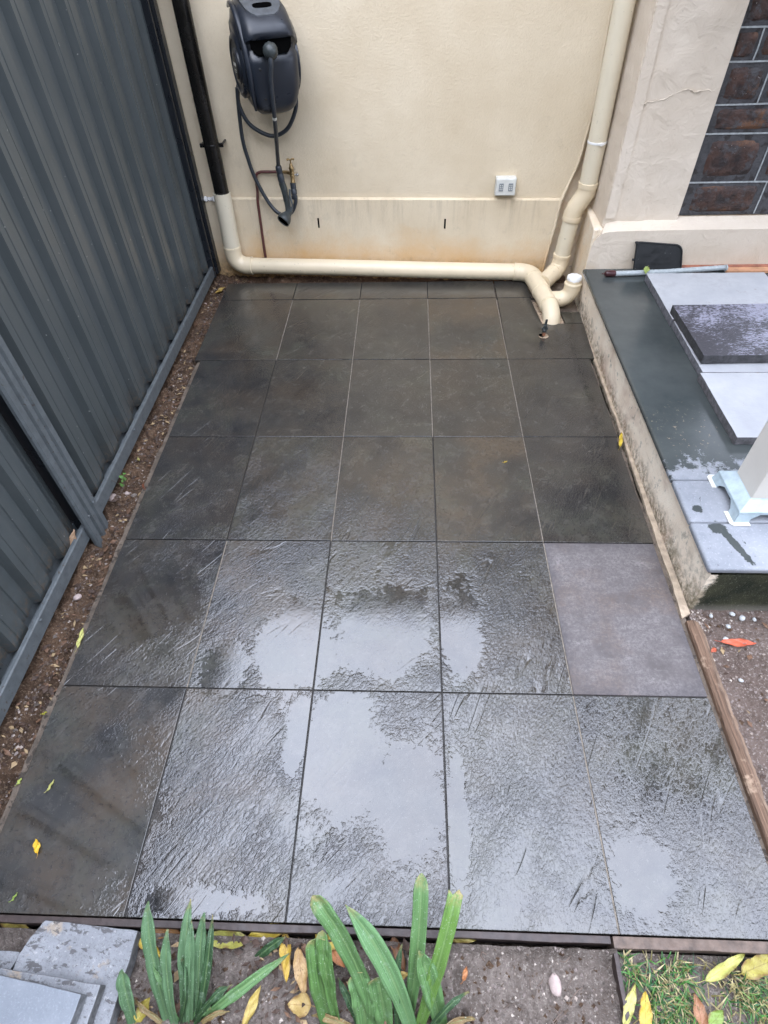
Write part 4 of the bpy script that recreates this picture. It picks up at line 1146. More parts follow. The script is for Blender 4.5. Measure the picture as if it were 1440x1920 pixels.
# ------------------------------------------------------------------ hose reel
RT = R_(25); PV = Vector((-.868, 1.0, 0))
fv = Vector((math.sin(RT), -math.cos(RT), 0)); rv = Vector((math.cos(RT), math.sin(RT), 0))
def RW(u, s, z): return PV + rv*u + fv*s + Vector((0, 0, z))
reel = thing('hose_reel', 'dark charcoal hose reel box hung high on the cream wall', 'hose reel', (-.8, .85, 1.1))
prof = [(.045, .965), (.060, .930), (.10, .908), (.17, .900), (.235, .905), (.278, .922), (.298, .955), (.310, 1.00), (.318, 1.06), (.320, 1.118), (.314, 1.150), (.296, 1.162), (.290, 1.180), (.300, 1.202), (.318, 1.215), (.318, 1.232), (.302, 1.258), (.262, 1.292), (.20, 1.326), (.13, 1.342), (.075, 1.340), (.050, 1.325), (.040, 1.26), (.038, 1.10)]
CS, CZ = .178, 1.12
bm = B(); NU = 22; rings = []
for k in range(NU+1):
    t = -1 + 2*k/NU; t = math.copysign(abs(t)**.72, t)
    sc = (1 - abs(t)**5.0)**(1/3.2) if abs(t) < 1 else 0.0
    sc = max(sc, .62)
    ring = []
    for s, z in prof:
        w = .135 if z > .98 else .135 - (.98-z)*.22
        ring.append(bm.verts.new(RW(t*w, CS+(s-CS)*sc, CZ+(z-CZ)*(.25*1+.75*sc if False else sc))))
    rings.append(ring)
n = len(prof)
for k in range(NU):
    for i in range(n): bm.faces.new((rings[k][i], rings[k][(i+1)%n], rings[k+1][(i+1)%n], rings[k+1][i]))
bm.faces.new(rings[0]); bm.faces.new(list(reversed(rings[-1])))
obj('body', bm, 'reel', reel, smooth=55)
# side drum cover (left): stepped disc, badge, swept shoulder
SC = RW(-.131, .150, 1.095)
bm = B(); lathe(bm, [(.128, -.02), (.128, .002), (.118, .010), (.104, .012), (.098, .006), (.070, .004), (.066, .012), (.058, .014), (.0, .0145)], along(SC, -rv), 40); side = obj('drum_cover', bm, 'reel', reel, smooth=35)
bm = B(); lathe(bm, [(.050, 0), (.050, .003), (.046, .004), (.0, .0042)], along(SC-rv*.0140, -rv), 32); bdg = obj('badge', bm, 'black', reel)
bm = B()
BM_ = Matrix.Translation(SC - rv*.0186)
for du, dz, w, h in ((0, .008, .046, .013), (0, -.014, .030, .004), (.004, -.022, .020, .003)):
    P4 = [SC - rv*.0186 + fv*(du+sx*w/2) + Vector((0, 0, dz+sz*h/2)) for sx, sz in ((-1,-1),(1,-1),(1,1),(-1,1))]
    Q4 = [p + rv*.002 for p in P4]
    A = [bm.verts.new(p) for p in P4]; C_ = [bm.verts.new(p) for p in Q4]
    bm.faces.new(A); bm.faces.new(list(reversed(C_)))
    for i in range(4): bm.faces.new((A[i], C_[i], C_[(i+1)%4], A[(i+1)%4]))
obj('badge_print', bm, 'gpo', bdg, smooth=0)
bm = B()
sw = smooth_path([RW(-.116, .055, 1.30), RW(-.118, .12, 1.318), RW(-.118, .20, 1.290), RW(-.118, .266, 1.215), RW(-.118, .296, 1.10), RW(-.116, .290, 1.0), RW(-.106, .258, .935)], 6)
tube(bm, sw, [.006 + .009*math.sin(math.pi*i/(len(sw)-1)) for i in range(len(sw))], 12); obj('shoulder', bm, 'reel', reel)
# right drum cover
bm = B(); lathe(bm, [(.128, -.02), (.128, .002), (.110, .010), (.0, .012)], along(RW(.131, .150, 1.095), rv), 40); obj('drum_cover', bm, 'reel', reel, smooth=35)
# lid on top with a hand slot
bm = B()
P = []
for s, w in ((.070, .080), (.11, .088), (.16, .090), (.205, .088), (.240, .080), (.262, .064), (.275, .040)):
    P.append((s, w))
def topz(s):
    for (s0, z0), (s1, z1) in zip(prof[16:21], prof[17:22]):
        if s1 <= s <= s0: return z1 + (z0-z1)*(s-s1)/(s0-s1)
    return 1.34
loop = [(w, s) for s, w in P] + [(-w, s) for s, w in reversed(P)]
A = [bm.verts.new(RW(u, s, topz(s)+.0045)) for u, s in loop]; C_ = [bm.verts.new(RW(u, s, topz(s)-.02)) for u, s in loop]
m_ = len(P)
for i in range(m_-1): bm.faces.new((A[i], A[i+1], A[2*m_-2-i], A[2*m_-1-i]))
for i in range(len(loop)): k = (i+1) % len(loop); bm.faces.new((A[i], C_[i], C_[k], A[k]))
obj('lid', bm, 'reel_lid', reel, smooth=25)
def slope_blob(name, m, c, du, ds, th, n=24, pw=2.4):
    bm = B(); A = []; C_ = []
    for i in range(n):
        a = 2*math.pi*i/n; ca, sa = math.cos(a), math.sin(a); k = 1/(abs(ca)**pw+abs(sa)**pw)**(1/pw)
        u, s = c[0]+du*ca*k, c[1]+ds*sa*k
        A.append(bm.verts.new(RW(u, s, topz(s)+th))); C_.append(bm.verts.new(RW(u, s, topz(s)-.002)))
    bm.faces.new(A)
    for i in range(n): k = (i+1) % n; bm.faces.new((A[i], C_[i], C_[k], A[k]))
    return obj(name, bm, m, reel, smooth=0)
slope_blob('hand_slot', 'void', (.0, .232), .044, .013, .0062, pw=3)  # raised black patch in place of the shade in the slot
slope_blob('lid_badge', 'gpo', (-.022, .165), .014, .006, .0056)
# black plate painting the shade of the hose opening under the lip
bm = B()
for a, b in ((-.070, .070),):
    pts = [(-.096, 1.205), (-.090, 1.172), (-.070, 1.155), (.070, 1.155), (.090, 1.172), (.096, 1.205)]
    A = [bm.verts.new(RW(u, .3245 - 1.0*max(0, abs(u)-.075), z)) for u, z in pts]; C_ = [bm.verts.new(RW(u, .28, z)) for u, z in pts]
    bm.faces.new(A)
    for i in range(6): bm.faces.new((A[i], C_[i], C_[(i+1)%6], A[(i+1)%6]))
obj('hose_opening_shade', bm, 'void', reel, smooth=0)
for u, z, s in ((-.078, 1.222, .300), (-.070, 1.10, .3125), (-.062, .985, .300)):
    bm = B(); lathe(bm, [(.0, -.004), (.008, -.003), (.008, .004), (.005, .006), (.0, .006)], along(RW(u, s, z), fv), 12); obj('screw_recess', bm, 'black', reel)
# bracket to the wall
bm = B(); box(bm, -.93, -.79, .985, 1.035, .98, 1.30); obj('wall_bracket', bm, 'black', reel, bevel=.006)
# stopper ball and hose
BC = RW(-.020, .352, 1.170)
bm = B(); lathe(bm, [(.0, -.034)] + [(.034*math.cos(R_(a)), .034*math.sin(R_(a))) for a in range(-75, 80, 15)] + [(.0, .034)], along(BC, Vector((0, -.4, 1))), 22)
for v in bm.verts:
    d = v.co - BC; v.co += d.normalized()*.0012*math.sin(d.x*320+d.z*260)
obj('stopper_ball', bm, 'gun', reel, smooth=60)
GT = Vector((-.826, .912, .628))
hp = smooth_path([BC + Vector((.0, -.016, -.014)), BC + Vector((-.002, -.022, -.05)), (-.752, .662, 1.06), (-.762, .690, .95), (-.780, .755, .845), (-.803, .835, .74), (-.818, .888, .67), GT], 8)
bm = B(); tube(bm, hp, .0105, 14); obj('hose', bm, 'hose', reel)
bm = B()
hp2 = smooth_path([(-.757, yU(-.76)-.085, .462), (-.763, yU(-.76)-.090, .43), (-.790, .930, .385), (-.835, .935, .368), (-.885, .955, .382), (-.935, .972, .445), (-.985, .985, .56), (-1.006, .99, .66), (-1.014, .988, .74), (-1.006, .982, .86), (-.995, .975, .94), (-.975, .96, 1.0)], 8)
tube(bm, hp2, .0103, 14); obj('hose', bm, 'hose', reel)
bm = B()
hp3 = smooth_path([(-.985, .95, .98), (-.992, .957, .905), (-.962, .957, .828), (-.899, .953, .782), (-.830, .950, .765), (-.755, .946, .798), (-.702, .943, .878), (-.690, .938, .945), (-.700, .92, 1.02)], 8)
tube(bm, hp3, .0103, 14); obj('hose', bm, 'hose', reel)
bm = B(); tube(bm, [hp[27], hp[28]], .0108, 12); obj('hose_mark', bm, 'gpo', reel)

# spray gun hanging on the hose end, and the tap connector
gun = thing('spray_gun', 'grey black spray gun hanging nozzle down from the hose', 'spray gun', tuple(GT))
dg = Vector((.10, -.02, -1)).normalized()
bm = B(); lathe(bm, [(.010, -.008), (.0155, -.004), (.0175, .004), (.0175, .026), (.0150, .030), (.0150, .034), (.0178, .038), (.0190, .060), (.0172, .078), (.015, .082)], along(GT, dg), 20); obj('connector', bm, 'hose', gun)
g0 = GT + dg*.078
bm = B(); tube(bm, smooth_path([g0, g0+Vector((.008, -.004, -.04)), g0+Vector((.014, -.010, -.09)), g0+Vector((.017, -.018, -.135)), g0+Vector((.010, -.030, -.165))], 6), [.0185]*7+[.0175]*6+[.0155]*6+[.0150]*6, 16)
obj('grip', bm, 'gun', gun)
g1 = g0+Vector((.012, -.026, -.160))
dn = Vector((-.52, -.70, -.50)).normalized()
bm = B(); lathe(bm, [(.011, -.045), (.015, -.03), (.018, -.012), (.024, .004), (.034, .020), (.0385, .034), (.0385, .048), (.036, .051), (.034, .043), (.0, .043)], along(g1, dn), 26); noz = obj('nozzle', bm, 'gun', gun, smooth=35)
bm = B(); lathe(bm, [(.0, .0), (.0335, .0), (.0335, .0022), (.0, .0024)], along(g1+dn*.0435, dn), 26); obj('spray_face', bm, 'void', noz)
bm = B(); tube(bm, smooth_path([g1+Vector((.022, .006, .012)), g1+Vector((.034, .0, .05)), g1+Vector((.030, -.006, .10)), g1+Vector((.032, -.004, .135))], 5), .0055, 10)
tube(bm, [g1+Vector((.02, .0, .02)), g1+Vector((.024, -.004, .09)), g1+Vector((.028, -.004, .13))], .003, 8)
obj('trigger', bm, 'fence_trim', gun)
tcn = Vector((TX, TY-.012, .520)); dt = Vector((.03, -.22, -1)).normalized()
bm = B(); lathe(bm, [(.012, -.01), (.0165, -.008), (.0165, .018), (.0145, .020), (.0155, .024), (.0175, .028), (.0165, .048), (.0135, .050), (.0135, .054), (.0170, .056), (.0170, .072), (.011, .076)], along(tcn, dt), 18)
tag(obj('hose_connector', bm, 'hose', smooth=35), 'dark plastic hose connector fitted under the brass tap', 'connector')

# power outlet
gpo = thing('power_outlet', 'grey white double power outlet on the cream wall', 'power outlet', (.418, .95, .50))
yg = yU(.418)
bm = B(); box(bm, .366, .478, yg-.046, yg+.003, .457, .547); obj('housing', bm, 'gpo', gpo, bevel=.004)
bm = B(); box(bm, .370, .474, yg-.0505, yg-.046, .462, .542); obj('faceplate', bm, 'gpo', gpo, bevel=.0018)
for sx in (-.026, .026):
    bm = B(); x = .422+sx; box(bm, x-.012, x+.012, yg-.0535, yg-.050, .483, .523); f_ = obj('switch', bm, 'gpo_dark', gpo, bevel=.003)
    bm = B()
    for dz in (-.010, .0, .010): 
        for s2 in (-.005, .005): box(bm, x+s2-.0022, x+s2+.0022, yg-.0548, yg-.0533, .503+dz-.003, .503+dz+.003)
    ch = obj('switch_mark', bm, 'gpo', f_, smooth=0)

# pipe stub with a little valve standing out of the tile
stb = thing('pipe_stub', 'short copper stub with a small dark valve rising from the tile', 'pipe stub', (.612, .227, 0))
bm = B(); lathe(bm, [(.0, 0), (.026, 0), (.026, .0016), (.0, .0018)], Matrix.Translation((.612, .225, .0012)), 24); obj('hole_surround', bm, 'bed', stb)
bm = B(); lathe(bm, [(.0, 0), (.017, 0), (.017, .0012), (.0, .0013)], Matrix.Translation((.604, .229, .0024)), 24); obj('hole', bm, 'void', stb)  # flat black disc paints the dark inside of the hole
bm = B(); tube(bm, [(.612, .227, .0), (.612, .228, .03)], .0085, 12); obj('copper_tail', bm, 'copper_bare', stb)
bm = B(); lathe(bm, [(.009, .024), (.0125, .026), (.0125, .038), (.009, .041), (.008, .052), (.0105, .054), (.0105, .064), (.005, .066)], Matrix.Translation((.612, .228, 0)), 12); tube(bm, [(.595, .228, .045), (.628, .228, .045)], .006, 8); tube(bm, [(.612, .228, .064), (.614, .230, .094)], [.0075, .006], 8); obj('valve', bm, 'gun', stb, smooth=30)

# ------------------------------------------------------------------ timber edge on the right
def timber(name, y0, y1, xa, xb, label, z=.006, amp=.006, seed=0):
    bm = B(); n = 60; rows = []
    for i in range(n+1):
        y = y0+(y1-y0)*i/n; wx = amp*fbm(y, 0, 5, 4, seed); wr = .008*fbm(y, 4, 9, 4, seed+2)
        l, r = xa+wx*.4, xb+wr
        rows.append([bm.verts.new(p) for p in ((l, y, -.07), (l, y, z-.004+.003*fbm(y, 1, 20, 3, 5)), (l+.004, y, z+.003*fbm(y, 2, 20, 3, 5)), (l+(r-l)*.45, y, z+.002+.004*fbm(y, 3, 24, 3, 5)), (l+(r-l)*.62, y, z+.001+.004*fbm(y, 7, 24, 3, 5)), (r-.004, y, z-.006+.004*fbm(y, 6, 20, 3, 5)), (r, y, z-.014), (r, y, -.07))])
    for i in range(n):
        for k in range(7): bm.faces.new((rows[i][k], rows[i+1][k], rows[i+1][k+1], rows[i][k+1]))
    bm.faces.new(rows[0]); bm.faces.new(list(reversed(rows[-1])))
    return tag(obj(name, bm, 'timber', smooth=28), label, 'timber edge')
timber('timber_edge', -2.40, -1.535, .820, .866, 'weathered brown timber edge between the tiles and the right garden soil')

# ------------------------------------------------------------------ pavers stacked bottom left
def rp2(name, corner, ang, w, d, z0, z1, m, label, poly=None, group=None):
    """rectangle with its far right corner at corner, w leftwards, d towards the viewer"""
    ca, sa = math.cos(ang), math.sin(ang)
    c4 = poly or [(0, 0), (-w, 0), (-w, -d), (0, -d)]
    P = []
    n4 = len(c4)
    for i in range(n4):
        a, b = Vector(c4[i]), Vector(c4[(i+1) % n4])
        for k in range(12):
            p = a.lerp(b, k/12); nrm = Vector((b.y-a.y, a.x-b.x)).normalized()
            P.append(p + nrm*abs(.0035*fbm(p.x+z0*7, p.y, 26, 3, i)))
    bm = B(); prism(bm, [(p.x, p.y) for p in P], 0, z1-z0)
    bmesh.ops.recalc_face_normals(bm, faces=bm.faces[:])
    o = obj(name, bm, m, bevel=.0022, segs=2, smooth=30)
    o.location = (corner[0], corner[1], z0); o.rotation_euler = (0, 0, ang)
    return tag(o, label, 'paver', group)
rp2('broken_paver', (-.757, -2.4245), R_(-3.6), .25, .36, -.045, -.001, 'paver_old', 'broken pitted grey paver at the bottom of the stack with a rough left end', poly=[(0, 0), (-.236, 0), (-.258, -.040), (-.268, -.075), (-.262, -.36), (0, -.36)])
rp2('broken_paver', (-1.030, -2.474), R_(-2.5), .3, .3, -.048, -.004, 'paver_old', 'broken pitted grey paver piece across the crack at the left edge of the photo', poly=[(0, 0), (-.3, 0), (-.3, -.3), (-.008, -.3), (-.012, -.06)])
rp2('paver', (-.797, -2.5305), R_(-5.5), .42, .30, .0005, .034, 'paver_old', 'middle grey paver of the stack, nearly covered by the pale top one')
rp2('paver', (-.820, -2.549), R_(-8), .42, .30, .0345, .069, 'paver_plain', 'clean pale grey paver on top of the stack at bottom left')

# ------------------------------------------------------------------ strap-leaved plants
def strap(parent, base, mid, tip, w, col, tipk='point', droop=0):
    b, m_, t = Vector(base), Vector(mid), Vector(tip); w *= .88
    if b.z < -.02: b.z -= .02
    N_ = 26; bm = B(); uvl = bm.loops.layers.uv.new('UVMap')
    ctrl = m_*2 - (b+t)*.5; rows = []
    view = Vector((-.108, -2.60, 1.716))
    for i in range(N_+1):
        s = i/N_
        p = b*(1-s)**2 + ctrl*2*s*(1-s) + t*s*s
        d = ((ctrl-b)*(1-s) + (t-ctrl)*s).normalized()
        side_ = d.cross(Vector((0.12*math.sin(w*900), -.45, .9))).normalized()
        up = side_.cross(d).normalized()
        if tipk == 'point': k = min(1, .62+.9*s)*(1 if s < .62 else max(.03, (1-((s-.62)/.38)**1.9)))
        elif tipk == 'round': k = min(1, .62+.9*s)*(1 if s < .86 else max(.12, math.sqrt(max(0, 1-((s-.86)/.14)**2))))
        else: k = min(1, .62+.9*s)
        hw = w*.5*k; row = []
        for j in range(7):
            u = -1+2*j/6
            hgt = -.34*hw*(1-abs(u))**1.3 + .0022*fbm(s*3, u*.7, 3, 3, w*1000) + .0016*abs(u)*math.sin(s*19+w*900+u)
            ragged = 0
            q = p + side_*(u*hw) + up*(hgt*1.3)
            if tipk == 'cut' and i == N_: q = q + d*(.006*math.sin(u*5)+.004*u)
            row.append(bm.verts.new(q))
        rows.append(row)
    for i in range(N_):
        for j in range(6):
            f = bm.faces.new((rows[i][j], rows[i][j+1], rows[i+1][j+1], rows[i+1][j]))
            for lp, (a, c) in zip(f.loops, ((j, i), (j+1, i), (j+1, i+1), (j, i+1))): lp[uvl].uv = (a/6, c/N_)
    o = obj('leaf', bm, 'strap', parent, smooth=80, recalc=False)
    md = o.modifiers.new('thick', 'SOLIDIFY'); md.thickness = .0014; md.offset = -1
    o.color = (*col, 1)
    return o
GA = (.125, .225, .110); GB = (.125, .245, .085); GC = (.10, .205, .055); GD = (.035, .085, .03)
pa = thing('strap_leaf_plant', 'upright tuft of blue green strap leaves beside the stacked pavers', 'plant', (-.61, -2.6, -.05), 'strap leaf plants along the front edge')
for a in (([-0.645,-2.604,-.045],[-.682,-2.476,.082],[-.689,-2.386,.16],.0348,GA), ([-.633,-2.603,-.045],[-.642,-2.511,.064],[-.641,-2.433,.13],.0270,GA),
          ([-.608,-2.603,-.045],[-.604,-2.483,.082],[-.595,-2.379,.16],.0312,GA), ([-.6,-2.603,-.045],[-.592,-2.50,.07],[-.588,-2.415,.14],.026,GA),
          ([-.584,-2.602,-.045],[-.573,-2.481,.076],[-.56,-2.403,.15],.0281,GA), ([-.589,-2.597,-.045],[-.556,-2.508,.057],[-.549,-2.402,.12],.0235,GD),
          ([-.727,-2.606,-.045],[-.739,-2.544,.026],[-.744,-2.503,.07],.034,GA)):
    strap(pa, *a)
for a in (([-.62,-2.60,-.045],[-.655,-2.53,.03],[-.69,-2.49,.05],.012,GB), ([-.60,-2.60,-.045],[-.545,-2.55,.02],[-.50,-2.52,.02],.013,GD),
          ([-.63,-2.60,-.045],[-.60,-2.53,.04],[-.615,-2.47,.085],.014,GD), ([-.64,-2.60,-.045],[-.70,-2.57,-.02],[-.735,-2.55,-.03],.014,(.26,.17,.07)), ([-.59,-2.60,-.045],[-.55,-2.575,-.03],[-.51,-2.565,-.035],.013,(.28,.19,.08))):
    strap(pa, *a)
pc = thing('strap_leaf_plant', 'low spreading strap leaf plant lying over fallen leaves between the two taller clumps', 'plant', (-.57, -2.59, -.05), 'strap leaf plants along the front edge')
for a in (([-.582,-2.586,-.035],[-.5,-2.535,-.014],[-.382,-2.457,.0],.0272,GB), ([-.567,-2.569,-.04],[-.542,-2.541,-.017],[-.521,-2.522,.0],.0228,GA),
          ([-.48,-2.471,-.04],[-.436,-2.446,-.026],[-.399,-2.424,-.015],.0228,GD), ([-.60,-2.59,-.03],[-.57,-2.565,-.02],[-.55,-2.563,-.02],.022,GB)):
    strap(pc, *a)
pb = thing('strap_leaf_plant', 'large bright green strap leaf clump at the bottom centre of the photo', 'plant', (-.15, -2.6, -.05), 'strap leaf plants along the front edge')
for a, k in ((([-.273,-2.596,-.045],[-.292,-2.51,.07],[-.300,-2.440,.135],.0640,GC), 'round'), (([-.255,-2.596,-.045],[-.283,-2.50,.08],[-.292,-2.427,.143],.030,GC), 'round'),
             (([-.161,-2.593,-.045],[-.232,-2.464,.107],[-.314,-2.373,.2],.0458,GB), 'round'), (([-.197,-2.594,-.045],[-.202,-2.541,.02],[-.217,-2.493,.06],.0558,GB), 'round'),
             (([-.149,-2.593,-.045],[-.161,-2.54,.02],[-.172,-2.501,.06],.0527,GB), 'round'), (([-.089,-2.591,-.045],[-.152,-2.481,.119],[-.238,-2.388,.22],.0497,(.15,.29,.12)), 'point'),
             (([-.101,-2.564,-.045],[-.082,-2.452,.119],[-.074,-2.326,.22],.0375,GB), 'round'), (([-.081,-2.59,-.045],[-.033,-2.468,.107],[.002,-2.357,.2],.0370,(.15,.28,.06)), 'cut'),
             (([-.021,-2.588,-.045],[-.051,-2.511,.057],[-.078,-2.453,.12],.0500,GB), 'point')):
    strap(pb, *a, tipk=k)
for a in (([-.20,-2.60,-.045],[-.235,-2.54,.0],[-.262,-2.50,.01],.016,GD), ([-.07,-2.60,-.045],[-.02,-2.55,.02],[.035,-2.515,.02],.015,GD), ([-.12,-2.60,-.045],[-.128,-2.51,.05],[-.115,-2.44,.085],.018,GD),
          ([-.18,-2.60,-.045],[-.26,-2.575,-.02],[-.32,-2.565,-.03],.018,(.27,.18,.07)), ([-.06,-2.60,-.045],[.0,-2.57,-.02],[.05,-2.56,-.03],.017,(.25,.16,.065))):
    strap(pb, *a)

# ------------------------------------------------------------------ fallen leaves
YEL = (.52, .40, .055); YGR = (.42, .42, .10); TAN = (.50, .34, .16); BRN = (.20, .095, .045); ORG = (.50, .22, .09); OLV = (.30, .25, .06); RED = (.62, .12, .06); PAL = (.50, .52, .17)
def leaf(a, b, w, col, label, curl=.25, lift=.0, group='fallen leaves', twist=0.0, stem=True):
    a, b = Vector(a), Vector(b); L = (b-a).length; d = (b-a).normalized()
    side_ = Vector((-d.y, d.x, 0)).normalized(); up = d.cross(side_)
    if up.z < 0: up = -up
    bm = B(); uvl = bm.loops.layers.uv.new('UVMap'); N_ = 14; rows = []
    sd = rnd.random()*50
    for i in range(N_+1):
        s = i/N_; k = (s**.58*(1-s)**.85)/.412 if 0 < s < 1 else .02
        k *= 1 + .09*math.sin(s*9+sd) + .05*math.sin(s*23+sd*2)
        row = []
        tw = twist*(s-.5)
        for j in range(7):
            u = -1+2*j/6
            z = curl*w*.5*u*u*k + .10*L*curl*math.sin(math.pi*s+sd*.1) + lift + .003*math.sin(s*11+u*3+sd) + .10*w*u*math.sin(s*7+sd)*k
            row.append(bm.verts.new(a + d*(L*s) + side_*(u*w*.5*k*math.cos(tw)) + up*(z + u*w*.5*k*math.sin(tw) + .003)))
        rows.append(row)
    for i in range(N_):
        for j in range(6):
            f = bm.faces.new((rows[i][j], rows[i][j+1], rows[i+1][j+1], rows[i+1][j]))
            for lp, (p, c) in zip(f.loops, ((j, i), (j+1, i), (j+1, i+1), (j, i+1))): lp[uvl].uv = (p/6, c/N_)
    if stem:
        p = a + up*(.004+lift)
        tube(bm, [p + d*.004, p - d*min(.012, L*.15) + side_*.002, p - d*min(.02, L*.25) + side_*.005], .0008, 5)
    o = obj('fallen_leaf', bm, 'leaf', smooth=80, recalc=False, origin=tuple(a))
    o.color = (*col, 1)
    return tag(o, label, 'leaf', group)
Z = -.038
LV = [
 ((-1.128,-2.409), (-1.042,-2.424), .026, OLV, 'brown and olive curled leaf on the soil behind the broken paver'),
 ((-.493,-2.433), (-.605,-2.431), .042, YGR, 'broad yellow green leaf right of the blue green strap leaf tuft'),
 ((-.405,-2.406), (-.495,-2.425), .036, YEL, 'long yellow leaf against the edging strip left of the large green clump'),
 ((-.404,-2.412), (-.384,-2.51), .030, (.55,.38,.06), 'golden yellow leaf with its tip pointing down towards the viewer'),
 ((-.367,-2.443), (-.34,-2.535), .034, TAN, 'pale tan leaf touching the left side of the large green clump'),
 ((-.323,-2.548), (-.378,-2.548), .046, (.46,.34,.13), 'short broad tan leaf under the left leaves of the large green clump'),
 ((-.330,-2.414), (-.257,-2.440), .036, YEL, 'yellow leaf half hidden behind the large green clump near the edging'),
 ((-.296,-2.438), (-.250,-2.478), .024, ORG, 'small orange tan leaf between the strap leaves of the large clump'),
 ((-.141,-2.415), (-.108,-2.482), .026, BRN, 'dark brown curled leaf between the pale and the upright green strap leaves'),
 ((-.160,-2.437), (-.150,-2.462), .012, BRN, 'tiny dark brown curled scrap beside the brown curled leaf'),
 ((-.145,-2.497), (-.100,-2.484), .024, (.50,.37,.12), 'small yellow tan leaf behind the upright strap leaf of the large clump'),
 ((.002,-2.416), (.067,-2.414), .018, OLV, 'narrow olive leaf against the edging right of the large green clump'),
 ((-.472,-2.592), (-.446,-2.516), .024, (.46,.36,.10), 'yellow tan leaf at the bottom edge left of the large green clump'),
 ((.027,-2.494), (.037,-2.466), .013, ORG, 'small orange leaf alone on the bare soil right of the large clump'),
 ((-.733,-2.424), (-.655,-2.424), .026, (.30,.15,.05), 'brown orange leaf behind the tips of the blue green strap leaves'),
 ((-.765,-2.436), (-.69,-2.472), .026, YEL, 'yellow leaf between the stacked pavers and the blue green strap leaves'),
 ((-.645,-2.445), (-.60,-2.455), .034, (.30,.32,.08), 'dull green yellow leaf seen between the blue green strap leaves'),
 ((-.719,-2.590), (-.700,-2.545), .032, (.36,.31,.06), 'olive yellow leaf at the bottom edge beside the stacked pavers'),
 ((-.238,-2.520), (-.205,-2.508), .016, YEL, 'tiny yellow leaf under the large green clump'),
]
for (x0, y0), (x1, y1), w, c, lab in LV:
    leaf((x0, y0, Z+.006*rnd.random()), (x1, y1, Z+.008*rnd.random()), w, c, lab, curl=rnd.uniform(.2, .6), twist=rnd.uniform(-.7, .7))
ZG = -.022
for (x0, y0), (x1, y1), w, c, lab, cu in [
 ((.376,-2.562), (.419,-2.486), .024, PAL, 'pale yellow green leaf on the lawn next to the divider strip', .2),
 ((.420,-2.568), (.437,-2.500), .031, (.58,.42,.06), 'bright yellow leaf on the lawn beside the pale green one', .2),
 ((.575,-2.478), (.690,-2.424), .026, PAL, 'folded pale yellow leaf on the lawn near the worn edging strip', 1.0),
 ((.668,-2.462), (.760,-2.430), .044, (.34,.30,.06), 'olive yellow leaf on the lawn at the right edge of the photo', .2),
 ((.549,-2.562), (.546,-2.500), .030, (.34,.17,.09), 'brown dry leaf on the lawn at the bottom edge', .6),
 ((.556,-2.562), (.600,-2.528), .030, (.22,.34,.07), 'green leaf on the lawn at the bottom edge beside the brown one', .2)]:
    leaf((x0, y0, ZG), (x1, y1, ZG+.006), w, c, lab, curl=cu, twist=rnd.uniform(-.4, .4))
for a, b, w, c, lab, cu in [
 ((-1.072,-2.268,.0005), (-1.093,-2.234,.0005), .018, (.75,.48,.02), 'small bright yellow leaf with a stalk on the bottom left tile', .3),
 ((-1.113,-2.114,.0005), (-1.106,-2.084,.0005), .007, PAL, 'tiny pale green leaflet on the bottom left tile', .3),
 ((-1.093,-2.373,.0005), (-1.087,-2.355,.0005), .006, (.3,.45,.1), 'tiny green leaflet near the front of the bottom left tile', .3),
 ((.296,-.768,.0005), (.312,-.759,.0005), .006, YEL, 'tiny yellow leaf scrap in the middle of the tiles towards the right', .3),
 ((.908,-1.609,-.004), (1.018,-1.613,-.004), .030, RED, 'red orange leaf on the right garden soil', .35),
 ((.862,-1.650,-.004), (.888,-1.630,-.004), .016, (.55,.14,.08), 'small crumpled red petal beside the timber edge', 1.0),
 ((-1.2005,-1.668,.0005), (-1.210,-1.594,.0005), .018, PAL, 'pale yellow leaf on the edge of the tiles by the fence', .3),
 ((-1.212,-2.097,-.010), (-1.209,-2.078,-.010), .010, (.40,.50,.12), 'tiny yellow green leaf at the left edge of the bottom left tile', .3),
 ((-1.229,-1.893,-.010), (-1.217,-1.884,-.010), .008, (.50,.50,.08), 'tiny yellow leaf in the soil by the fence left of the front tiles', .3),
 ((-1.296,.765,-.022), (-1.256,.842,-.022), .030, (.35,.24,.05), 'yellow brown leaf in the far corner by the fence and wall', .5),
 ((-1.31,-.718,-.024), (-1.296,-.738,-.024), .014, (.35,.34,.10), 'small olive leaf lying in the soil strip half way along the fence', .4),
 ((-1.232,-.884,-.020), (-1.208,-.926,-.014), .016, (.18,.05,.02), 'small dark red brown leaf in the soil strip touching the tile edge', .4),
 ((.803,-.672,.006), (.824,-.594,.022), .020, (.60,.46,.05), 'yellow leaf at the foot of the stained step', .3)]:
    leaf(a, b, w, c, lab, curl=cu)
leaf((1.156, .492, .243), (1.128, .420, .244), .032, (.34, .46, .14), 'pale green leaf resting on the silver tube', curl=.3)
leaf((-1.350, -1.292, .035), (-1.344, -1.232, .094), .030, (.40, .27, .18), 'tan leaf stuck behind the fence rail left of the post', curl=.2, stem=False)

